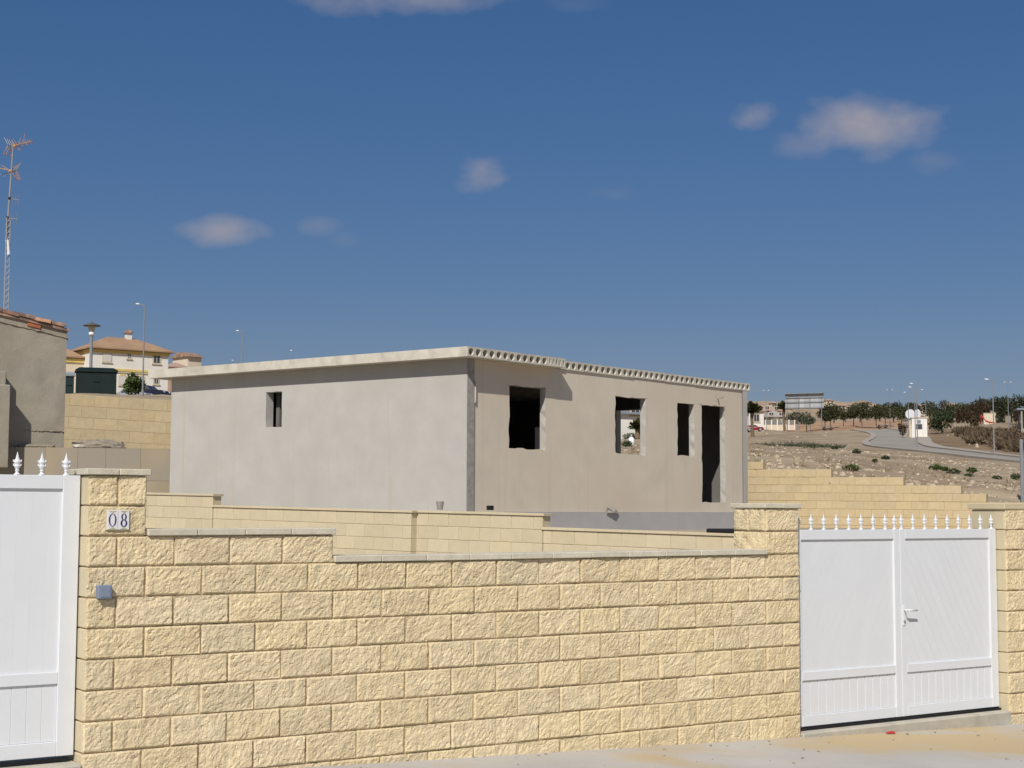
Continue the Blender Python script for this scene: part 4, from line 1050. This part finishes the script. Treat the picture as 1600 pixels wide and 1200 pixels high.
# stones: uncountable litter of pale rocks over the field, in drifts
def rocks(name, n, gen, smin, smax, seed, m='stone'):
    rs = random.Random(seed); mb = MB()
    base = [(math.cos(k*1.2566+.3)*r, math.sin(k*1.2566+.3)*r, z) for r, z in ((.62, .78), (1, -.3)) for k in range(5)]
    fs = [(0, 1, 2, 3, 4)]+[(k, k+5, (k+1) % 5+5, (k+1) % 5) for k in range(5)]
    for _ in range(n):
        p = gen(rs)
        if p is None: continue
        s = smin+(smax-smin)*rs.random()**3.6; an = rs.uniform(0, 6.3); ca, sa = math.cos(an), math.sin(an); sx, sy, sz = s*rs.uniform(.7, 1.4), s*rs.uniform(.6, 1.1), s*rs.uniform(.45, .9)
        vs = []
        for x, y, z in base:
            x, y, z = x*sx*rs.uniform(.75, 1.25), y*sy*rs.uniform(.75, 1.25), z*sz*rs.uniform(.75, 1.25); vs.append((p[0]+x*ca-y*sa, p[1]+x*sa+y*ca, p[2]+z+sz*.15))
        mb.add(vs, fs)
    o = mb.obj(name, m); o['kind'] = 'stuff'; return o
def fieldpt(rs):
    a = rs.uniform(.04, .40); yb = bound_y(a)+.06; y = yb*math.exp(rs.random()**1.7*1.25); x = a*y
    if road_d(x, y) < 6.5: return None
    d = noise.fractal((x*.16, y*.10, 5.5), 1, 2, 3)
    near = (y-yb) < 9
    if not near and d < .06 and rs.random() < .88: return None
    if near and d < -.05 and rs.random() < .5: return None
    return (x, y, H(x, y))
tag(rocks('field_stones', 15000, fieldpt, .014, .10, 3), 'pale limestone rubble strewn over the dry field', 'stones', kind='stuff')
def farstone(rs):
    y = rs.uniform(95, 240); x = rs.uniform(.04, .42)*y
    if road_d(x, y) < 6.5: return None
    return (x, y, H(x, y))
tag(rocks('far_stones', 420, farstone, .05, .26, 4), 'scattered pale boulders on the far slope', 'stones', kind='stuff')
# dry tussocks and scrub
def tufts(n, gen, seed, smin, smax, blades, lm, name, label, cat, h=1.0):
    rs = random.Random(seed); V = []; F = []
    for _ in range(n):
        p = gen(rs)
        if p is None: continue
        s = rs.uniform(smin, smax)
        for b in range(blades):
            an = rs.uniform(0, 6.3); r = s*rs.random()**.5; l = s*rs.uniform(.5, 1.1)*h; w = s*rs.uniform(.04, .10); c = Vector((p[0]+math.cos(an)*r*.8, p[1]+math.sin(an)*r*.8, p[2]+rs.random()*s*.35*h-.02))
            d = Vector((math.cos(an)*.6+rs.uniform(-.4, .4), math.sin(an)*.6+rs.uniform(-.4, .4), rs.uniform(-.05, 1.0))).normalized(); sd = d.cross(Vector((rs.uniform(-1, 1), rs.uniform(-1, 1), .3))).normalized()
            o = len(V); V += [tuple(c-sd*w), tuple(c+sd*w), tuple(c+d*l+sd*w*.3), tuple(c+d*l-sd*w*.3)]; F.append((o, o+1, o+2, o+3))
    mb = MB(); mb.v = V; mb.f = F; o = mb.obj(name, lm); return tag(o, label, cat, kind='stuff')
def grasspt(rs):
    y = math.exp(rs.uniform(math.log(42), math.log(240))); x = rs.uniform(.03, .42)*y
    if road_d(x, y) < 6.5 or y < bound_y(x/y)+.5: return None
    return (x, y, H(x, y))
tufts(1500, grasspt, 8, .05, .22, 10, 'drygrass', 'dry_grass', 'sparse dry straw-coloured grass over the field', 'grass')
def weedpt(rs):
    y = rs.gauss(128, 3.0); x = rs.uniform(.155, .215)*y; return (x, y, H(x, y))
tufts(170, weedpt, 9, .2, .45, 14, 'leaf_olive', 'weed_line', 'line of low olive weeds across the middle of the field', 'weeds')
def scrubpt(rs):
    y = rs.uniform(92, 232); x = rs.uniform(.262, .43)*y
    if x < 42 or road_d(x, y) < 8.5: return None
    return (x, y, H(x, y))
tufts(700, scrubpt, 12, .5, 1.25, 70, 'dryscrub', 'dry_scrub', 'mass of dry brown scrub on the slope beyond the road', 'scrub', .8)
def scrub2(rs):
    p = scrubpt(rs)
    return p if p and noise.noise((p[0]*.08, p[1]*.05, 2)) > .1 else None
tufts(300, scrub2, 13, .4, .9, 50, 'leaf_olive', 'olive_scrub', 'grey-green patches among the dry brown scrub', 'scrub', .8)
# green shrubs one can count on the field
SH = [(1384, 718, .45, 'dark green shrub in the middle of the stony field'), (1339, 709, .55, 'grey-green shrub highest up on the open field'), (1463, 735, .60, 'bright green shrub, left of the close pair'),
      (1477, 736, .50, 'bright green shrub, right of the close pair'), (1490, 741, .55, 'duller green shrub just right of the close pair'), (1519, 738, .62, 'broad green shrub above the stepped wall end'), (1514, 746, .40, 'small green shrub below the broad one'),
      (1558, 749, .42, 'small green shrub near the right edge of the field'), (1587, 750, .62, 'green shrub nearest the grey post at the right edge'), (1330, 736, .66, 'low wide green shrub just above the second wall step'),
      (1367, 722, .34, 'tiny dark shrub left of the mid-field shrub'), (1304, 702, .38, 'tiny dark tuft in the upper left of the field'), (985, 686, .8, 'low shrub seen through the house window'), (980, 697, .7, 'second low shrub through the window, nearer')]
for i, (px, py, s, lab) in enumerate(SH):
    g = ground_at(px, py); s *= .0068*g.y+.06; t = thing('field_shrub', lab, 'shrub', g, i*1.3, 'green shrubs on the dry field')
    put('foliage', leaf_mesh('foliage', 'leaf_bright' if i in (2, 3, 5, 9) else 'leaf_bush', [(0, 0, s*.32, s*.75, s*.75, s*.42), (s*.5, .1, s*.24, s*.5, s*.5, s*.3), (-s*.55, -.1, s*.22, s*.5, s*.5, s*.28)], 240, .018+s*.07, 40+i, elong=1.3), t)
    MB().tube([(0, 0, -.1), (.02, 0, s*.3)], [.03, .01], 5).obj('stem', 'bark', t)
# grey post at the picture's right edge
pb_ = ground_at(1598, 786); tp = W(1598, 690, pb_.y)
po = thing('grey_post', 'slim grey metal post at the right edge of the field', 'post', pb_)
MB().tube([(0, 0, -.3), (0, 0, tp.z-pb_.z)], .05, 10).obj('pole', 'pole', po); MB().lathe([(.055, 0), (.055, .04), (.02, .06)], 10).obj('cap', 'pole', po, (0, 0, tp.z-pb_.z))
# street lamps
lamp('street_lamp', 'nearest single street lamp, by the brown scrub at right', 1551, 593.5, 122, sgn=-1)
lamp('street_lamp', 'single street lamp with the highest head above the white kiosk', 1432, 600, 145, sgn=-1)
lamp('street_lamp', 'single street lamp second highest over the white kiosk', 1429, 605.5, 158, sgn=-1)
lamp('street_lamp', 'single street lamp left of the white kiosk', 1419, 613.5, 200, sgn=-1, hd=.55)
lamp('street_lamp', 'single street lamp rising right behind the white kiosk', 1446, 609.5, 212, sgn=-1, hd=.55)
lamp('street_lamp', 'twin-headed street lamp left of the kiosk near the street trees', 1390, 609.5, 255, True, hd=.5)
lamp('street_lamp', 'twin-headed street lamp at far right before the dark trees', 1574.5, 597.5, 225, True, hd=.55)
lamp('street_lamp', 'twin-headed street lamp beside the house roof and palm', 1197, 610.5, 265, True, hd=.5)
# kiosk
kb = G(1437, 205); kk = thing('white_kiosk', 'small white kiosk with a dark panel beside the road bend', 'kiosk', kb, R(-12))
kh = W(1437, 653.5, 205).z-kb.z
MB().box(-1.0, 1.0, -1.0, 1.2, -.4, kh).obj('wall', 'villa', kk); MB().box(-1.1, 1.12, -1.12, 1.3, kh+.002, kh+.12).obj('roof_slab', 'villa2', kk)
MB().box(-.45, .35, -1.03, -.98, kh*.42, kh*.68).obj('panel', 'glass', kk); MB().box(-.2, .18, -1.04, -.98, kh*.72, kh*.9).obj('notice', 'bluegrey', kk); MB().box(.42, .50, -1.05, -.98, 0, kh-.1).obj('pilaster', 'shutter', kk)
k2 = thing('grey_hut', 'low pinkish-grey hut adjoining the white kiosk', 'hut', G(1426, 206), R(8)); kh2 = W(1426, 655, 206).z-G(1426, 206).z  # kiosk's shaded side as an added block, its shade put into the colour
MB().box(-.75, .75, -.9, .9, -.3, kh2*.97).obj('wall', 'villa2', k2); MB().box(-.85, .85, -1.0, 1.0, kh2*.97+.002, kh2*1.02).obj('roof_slab', 'rawconc', k2)
for xx in (-.35, .3): MB().box(xx-.13, xx+.13, -.93, -.88, kh2*.5, kh2*.8).obj('window', 'glass', k2)
# white rounded sign above the kiosk
sg = thing('oval_sign', 'white rounded sign board rising behind the kiosk', 'sign', G(1428, 222), R(-6)); sz = W(1428, 647, 222).z-G(1428, 222).z
for cx, a, b in ((-.42, .68, .70), (.62, .46, .70)):
    mb = MB(); P = [(cx+a*math.cos(2*math.pi*k/24)*(1 if abs(math.cos(2*math.pi*k/24)) < 2 else 1), sz+b*math.sin(2*math.pi*k/24)) for k in range(24)]; mb.prism(P, -.06, .06).obj('sign_board', 'signwhite', sg)
for xx in (-.5, .5): MB().tube([(xx, .1, -.3), (xx, .1, sz+.3)], .05, 6).obj('post', 'pole', sg)
# billboard from behind
bb = G(1258, 262); bt = thing('billboard', 'large grey billboard seen from behind on tall thin posts', 'billboard', bb, R(-22))
zt = W(1258, 615.5, 262).z-bb.z; zb2 = W(1258, 639, 262).z-bb.z; Wb = 6.6
for i in range(8): MB().bbox(-Wb/2+Wb*i/8+.01, -Wb/2+Wb*(i+1)/8-.01, 0, .06, zb2, zt, .01).obj('panel', 'signback', bt)
for i in range(4):
    xx = -Wb/2+.35+(Wb-.7)*i/3; MB().box(xx-.06, xx+.06, -.16, -.02, zb2-.05, zt-.25).obj('upright', 'pole', bt)
    for d in (0, .35): MB().tube([(xx, -.08-d, -.4), (xx, -.08-d*.1, zb2+.3)], .055, 6).obj('post', 'pole', bt)
for z in (zb2+.25, (zb2+zt)/2-.05, zt-.55): MB().box(-Wb/2, Wb/2, -.28, -.18, z-.05, z+.05).obj('rail', 'pole', bt)
MB().box(-Wb/2-.1, Wb/2+.1, -.5, .1, zt+.004, zt+.10).obj('walkway', 'pole', bt)
# palms
def frond_mesh(L, droop, seed, w=.42):
    rs = random.Random(seed); mb = MB(); n = 12; P = []
    for i in range(n+1):
        t = i/n; P.append(Vector((L*math.sin(min(1.45, t*1.15))*.92, 0, L*(.42*t-droop*t*t))))
    mb.tube(P[::3], [.035, .028, .02, .014, .006], 4)
    for i in range(1, n+1):
        t = i/n; l = w*math.sin(.35+2.5*t)*1.2
        for s in (-1, 1):
            a = P[i]; b = a+Vector((.25*l, s*l, -.35*l)); o = len(mb.v); dw = Vector((.10, 0, 0)); mb.v += [tuple(a-dw*.8), tuple(a+dw*.8), tuple(b+dw*.2), tuple(b-dw*.2)]; mb.f.append((o, o+1, o+2, o+3))
    return mb.mesh('frond', 'palm')
FR = {}
def palm(label, base, h, L, seed, nf=26):
    t = thing('palm_tree', label, 'palm', base, seed*.7)
    rs = random.Random(seed); tr = [(0, 0, -.3)]+[(math.sin(i*.7+seed)*.06, math.cos(i+seed)*.05, h*i/6) for i in range(1, 7)]
    MB().tube(tr, [.30, .25, .22, .21, .21, .23, .27], 9).obj('trunk', 'palmbark', t)
    for i in range(nf):
        d = .05+.62*(i/nf); key = (round(L, 2), i % 9)
        if key not in FR: FR[key] = frond_mesh(L, .05+.62*((i % 9)/8)**1.1, i, L*.26)
        put('frond', FR[key], t, (tr[-1][0], tr[-1][1], h), (0, rs.uniform(-.15, .10)-1.0*(1-i/nf)**1.3, i*2.399+rs.uniform(-.2, .2)))
    return t
palm('bushy palm beside the right end of the house', G(1176, 205), 3.3, 1.75, 2, 40)
palm('dark palm left of the billboard', G(1226, 268), 4.2, 1.7, 5, 36)
pw = ground_at(996, 674, 40, 400); palm('small palm seen through the second house window', G(997, 118, .0), 1.0, .95, 7, 24)
wt = G(987, 96); tk = thing('water_tank', 'white tank seen through the second house window', 'tank', wt)
MB().lathe([(.17, 0), (.19, .05), (.19, .42), (.12, .50), (.07, .54)], 14).obj('tank_body', 'lamphead', tk, smooth=True); MB().lathe([(.075, .54), (.08, .58), (.03, .60)], 10).obj('tank_cap', 'pole', tk)
small_villa('far_house', 'cream house with grey roof seen through the window', 975, 664, 150, 3.6, 4, .9, .5, 'villa', 'greylid', .7, 1)
# red car, low fence, houses near the palm
car('dark red car parked beyond the right end of the house', W(1179, 674.2, 250), R(176), 'carred', 2.9, 1.5, 1.05)
fc = thing('garden_fence', 'cream dwarf wall with white posts and dark railings near the billboard', 'fence', G(1188, 285), R(4))
fl = (1243-1188)/FPX*285
MB().box(0, fl, -.12, .12, -.6, 1.0).obj('dwarf_wall', 'villa2', fc)
for i in range(7): MB().box(fl*i/6-.10, fl*i/6+.10, -.16, .14, -.3, 1.95).obj('post', 'villa', fc)
for i in range(6):
    r_ = MB(); 
    for k in range(8): xx = fl*i/6+.15+(fl/6-.3)*k/7; r_.box(xx-.03, xx+.03, -.03, .03, 1.0, 1.8)
    r_.box(fl*i/6+.11, fl*(i+1)/6-.11, -.04, .04, 1.78, 1.86).obj('railing', 'rawconc', fc)
small_villa('cream_house', 'cream house wall just behind the bushy palm', 1174, 668, 262, 2.6, 5, 2.6, .2, 'villa', 'roofpink', .8, 1)
small_villa('pink_roof_house', 'cream house with pinkish roof behind the palm', 1196, 652, 330, 4.4, 6, 1.2, .3, 'villa2', 'roofpink', 1.5, 2)
MBc = small_villa('grey_roof_house', 'low house with long grey roof behind the olive bushes', 1208, 662, 315, 4.2, 5, 1.2, .1, 'villa', 'rawconc', 1.6, 2)
for i, (px, Y, h, w, lab) in enumerate([(1193, 292, 2.3, 2.4, 'pale olive bush by the left fence posts'), (1205, 290, 2.6, 2.6, 'grey-green olive bush above the fence middle'), (1216, 292, 2.5, 2.4, 'olive bush above the right fence posts'), (1236, 288, 3.2, 3.0, 'dark bush under the billboard')]):
    tree('olive_bush', lab, G(px, Y), h, w, 'leaf_olive' if i < 3 else 'leaf_dark', .10, 620, .16, 60+i, 6, trunk_r=.05, cat='bush')
# street trees on the graded lot
ST = [(1261, 252, 3.2, 2.9, 'small street tree with pale stems under the billboard'), (1290, 262, 4.2, 2.6, 'street tree just right of the billboard, front of its pair'), (1299, 268, 4.1, 2.6, 'street tree just right of the billboard, rear of its pair'),
      (1319, 275, 2.6, 1.3, 'thin sapling between the two larger street trees'), (1334, 272, 3.4, 2.4, 'low street tree left of the tall dark one'), (1348, 268, 4.4, 3.5, 'broad dark street tree mid lot'),
      (1371, 266, 4.5, 3.6, 'broad dark street tree right of mid lot'), (1384, 285, 4.3, 3.0, 'street tree behind the twin-headed lamp'), (1409, 252, 4.0, 3.2, 'brownish street tree left of the kiosk')]
for i, (px, Y, h, w, lab) in enumerate(ST):
    tree('street_tree', lab, G(px, Y), h*1.03, w*1.22, 'leaf_street' if i != 0 else 'leaf_olive', .30, 1250 if w > 2 else 300, .15, 80+i, 10, 'street trees on the graded lot', .07)
for i, (px, Y, lab) in enumerate([(1294, 258, 'picnic table under the paired street trees'), (1380, 262, 'picnic table under the right-hand street trees')]):
    b = thing('picnic_table', lab, 'table', G(px, Y), .2, 'picnic tables')
    MB().box(-.9, .9, -.35, .35, .70, .76).obj('table_top', 'rawconc', b)
    for s in (-1, 1):
        MB().box(-.9, .9, s*.75-.14, s*.75+.14, .42, .47).obj('bench', 'rawconc', b); MB().box(s*.6-.05, s*.6+.05, -.8, .8, .30, .42).obj('crossbar', 'bark', b); MB().box(s*.6-.06, s*.6+.06, -.25, .25, -.1, .70).obj('leg', 'bark', b)
# woods and gardens behind
BK = [(1304, 360, 5.6, 6, 'leaf_street', 'dense green tree behind the paired street trees'), (1322, 390, 4.5, 5, 'leaf_olive', 'pale green tree behind the thin sapling'), (1345, 380, 5.2, 6, 'leaf_street', 'tree mass behind the tall street tree'), (1376, 370, 5.6, 5, 'leaf_dark', 'dark tree behind the right-hand picnic table'),
      (1397, 345, 6.0, 5, 'leaf_dark', 'dark round tree just right of the twin-headed lamp'), (1412, 350, 5.4, 5, 'leaf_street', 'green tree behind the rounded sign, left part'), (1428, 365, 6.4, 5, 'leaf_dark', 'dark tree top above the rounded sign'), (1455, 330, 6.0, 6, 'leaf_street', 'yellow-green tree right of the rounded sign'),
      (1475, 320, 6.4, 6, 'leaf_dark', 'dark tree above the big round bush'), (1495, 325, 5.8, 6, 'leaf_street', 'green tree behind the left end of the cypress hedge'), (1512, 335, 6.2, 6, 'leaf_street', 'green tree behind the middle cypresses'), (1530, 330, 6.8, 6, 'leaf_dark', 'dark tree above the tallest dry cypresses'),
      (1545, 345, 7.0, 5, 'leaf_dark', 'dark tree left of the far right lamp'), (1566, 300, 6.4, 5, 'leaf_dark', 'dark tree behind the pair of tall cypresses'), (1582, 295, 6.6, 5, 'leaf_street', 'green tree left of the big edge tree'), (1603, 250, 7.4, 6, 'leaf_dark', 'biggest dark tree at the right edge')]
for i, (px, Y, h, w, lm, lab) in enumerate(BK): tree('garden_tree', lab, G(px, Y), h*.74, w*.9, lm, .12, 1300, .19, 120+i, 9, 'trees behind the road', .14)
tree('round_bush', 'big round grey-green bush right of the kiosk', G(1473, 222), 3.6, 4.6, 'leaf_bush', .02, 1900, .15, 201, 9, cat='bush', trunk_r=.1)
tree('dry_bush', 'dry brown bush left of the hut', G(1411, 203), 2.0, 1.3, 'leaf_cyp', .05, 420, .12, 202, 5, cat='bush', trunk_r=.04)
tree('dry_bush', 'dark lone bush on the scrub slope', G(1523, 236), 1.7, 1.5, 'leaf_cyp', .05, 420, .12, 203, 5, cat='bush', trunk_r=.04)
CY = [(1499, 288, 3.2), (1506, 286, 3.6), (1513, 285, 3.3), (1520, 284, 4.0), (1527, 283, 4.7), (1533, 282, 5.0), (1539, 282, 4.9), (1545, 284, 4.5), (1561, 270, 5.0), (1568, 270, 4.7), (1589, 262, 3.3)]
CW = ['first dry cypress of the hedge, lowest at the left', 'second dry cypress of the hedge from the left', 'third dry cypress of the hedge from the left', 'fourth dry cypress of the hedge from the left', 'fifth dry cypress of the hedge from the left', 'sixth and tallest dry cypress of the hedge', 'seventh dry cypress of the hedge from the left', 'last dry cypress of the hedge, beside the red slide', 'left of the two tall dark cypresses right of the red slide', 'right of the two tall dark cypresses right of the red slide', 'short brown cypress at the far right']
for i, (px, Y, h) in enumerate(CY):
    t = thing('cypress', CW[i], 'cypress', G(px, Y), i, 'dry cypresses')
    MB().tube([(0, 0, -.3), (0, 0, h*.7)], [.09, .03], 6).obj('trunk', 'bark', t)
    put('crown', leaf_mesh('crown', 'leaf_cyp' if i not in (8, 9) else 'leaf_dark', [(0, 0, h*.30, .50, .50, h*.30), (0, 0, h*.58, .42, .42, h*.30), (0, 0, h*.80, .26, .26, h*.22)], 520, .13, 300+i, elong=1.5), t)
sl_ = thing('play_slide', 'red slide before a beige wall among the cypresses', 'slide', G(1541, 262), 0)
MB().tube([(-.75, 0, 1.5), (-.35, 0, 1.0), (.1, 0, .45), (.7, 0, .25), (1.6, 0, .22)], [.14, .14, .14, .14, .10], 6).obj('chute', 'redplay', sl_); MB().tube([(-.75, 0, -.2), (-.75, 0, 1.55)], .06, 6).obj('post', 'redplay', sl_); MB().tube([(.7, 0, -.2), (.7, 0, .25)], .05, 6).obj('post', 'redplay', sl_)
gw = thing('garden_wall', 'beige rendered garden wall behind the red slide', 'wall', G(1547, 275), R(3))
MB().box(-1.0, 1.1, 0, .2, -.5, 1.9).obj('wall_body', 'villa2', gw); MB().box(-1.05, 1.15, -.04, .24, 1.902, 2.0).obj('coping', 'sill', gw)
pv = thing('grey_shelter', 'grey flat-roofed shelter at the right edge', 'shelter', G(1603, 200), R(-10)); pz = W(1600, 640, 200).z-G(1603, 200).z
MB().box(-1.2, 2.5, -1.5, 1.5, pz-.12, pz+.12).obj('roof', 'greylid', pv)
for xx in (-.6, 2.2):
    for yy in (-1.2, 1.2): MB().box(xx-.1, xx+.1, yy-.1, yy+.1, -.6, pz-.121).obj('post', 'rawconc', pv)
MB().box(-.4, 2.3, 1.0, 1.15, -.5, pz-.122).obj('back_wall', 'oldwall', pv)
# villas on the far hill
HV = [(1294, 634, 640, 3.6, 3.6, 3.2, 'yellowish villa on the hill right of the billboard'), (1310, 641, 600, 4, 4, 2.6, 'low pale villa on the hill behind the green tree'), (1322, 642, 620, 4.5, 4, 2.4, 'wide pale villa in the middle of the hill row'), (1333, 640, 650, 3.5, 3.5, 2.8, 'small villa with pink roof on the hill ridge'), (1352, 641, 700, 5, 4, 2.5, 'villa with broad pink roof farther along the ridge'), (1371, 642, 690, 4, 4, 2.6, 'rightmost small villa on the hill ridge'), (1437, 645, 480, 3.2, 3.5, 3.0, 'yellow villa gable above the rounded sign'), (1207, 640, 520, 1.6, 2.0, 3.2, 'slim pale tower house on the hill behind the palm'), (1484, 641, 470, 3.0, 3.5, 2.4, 'pale villa showing between the dark trees'), (1550, 642, 420, 2.6, 3, 3.2, 'pale villa between the dark trees at right')]
for i, (px, py, Y, w, d, h, lab) in enumerate(HV): small_villa('hill_villa', lab, px, py+1, Y, w, d, h*.72, .3+.2*(i % 3), 'villa2' if i not in (0, 6) else 'villa2', 'roofpink', .8, 2, 1, group='villas on the far hill')

tag(rocks('pavement_grit', 380, GRIT, .003, .018, 21, 'rubble'), 'loose grit and pebbles along the foot of the front wall', 'grit', kind='stuff')
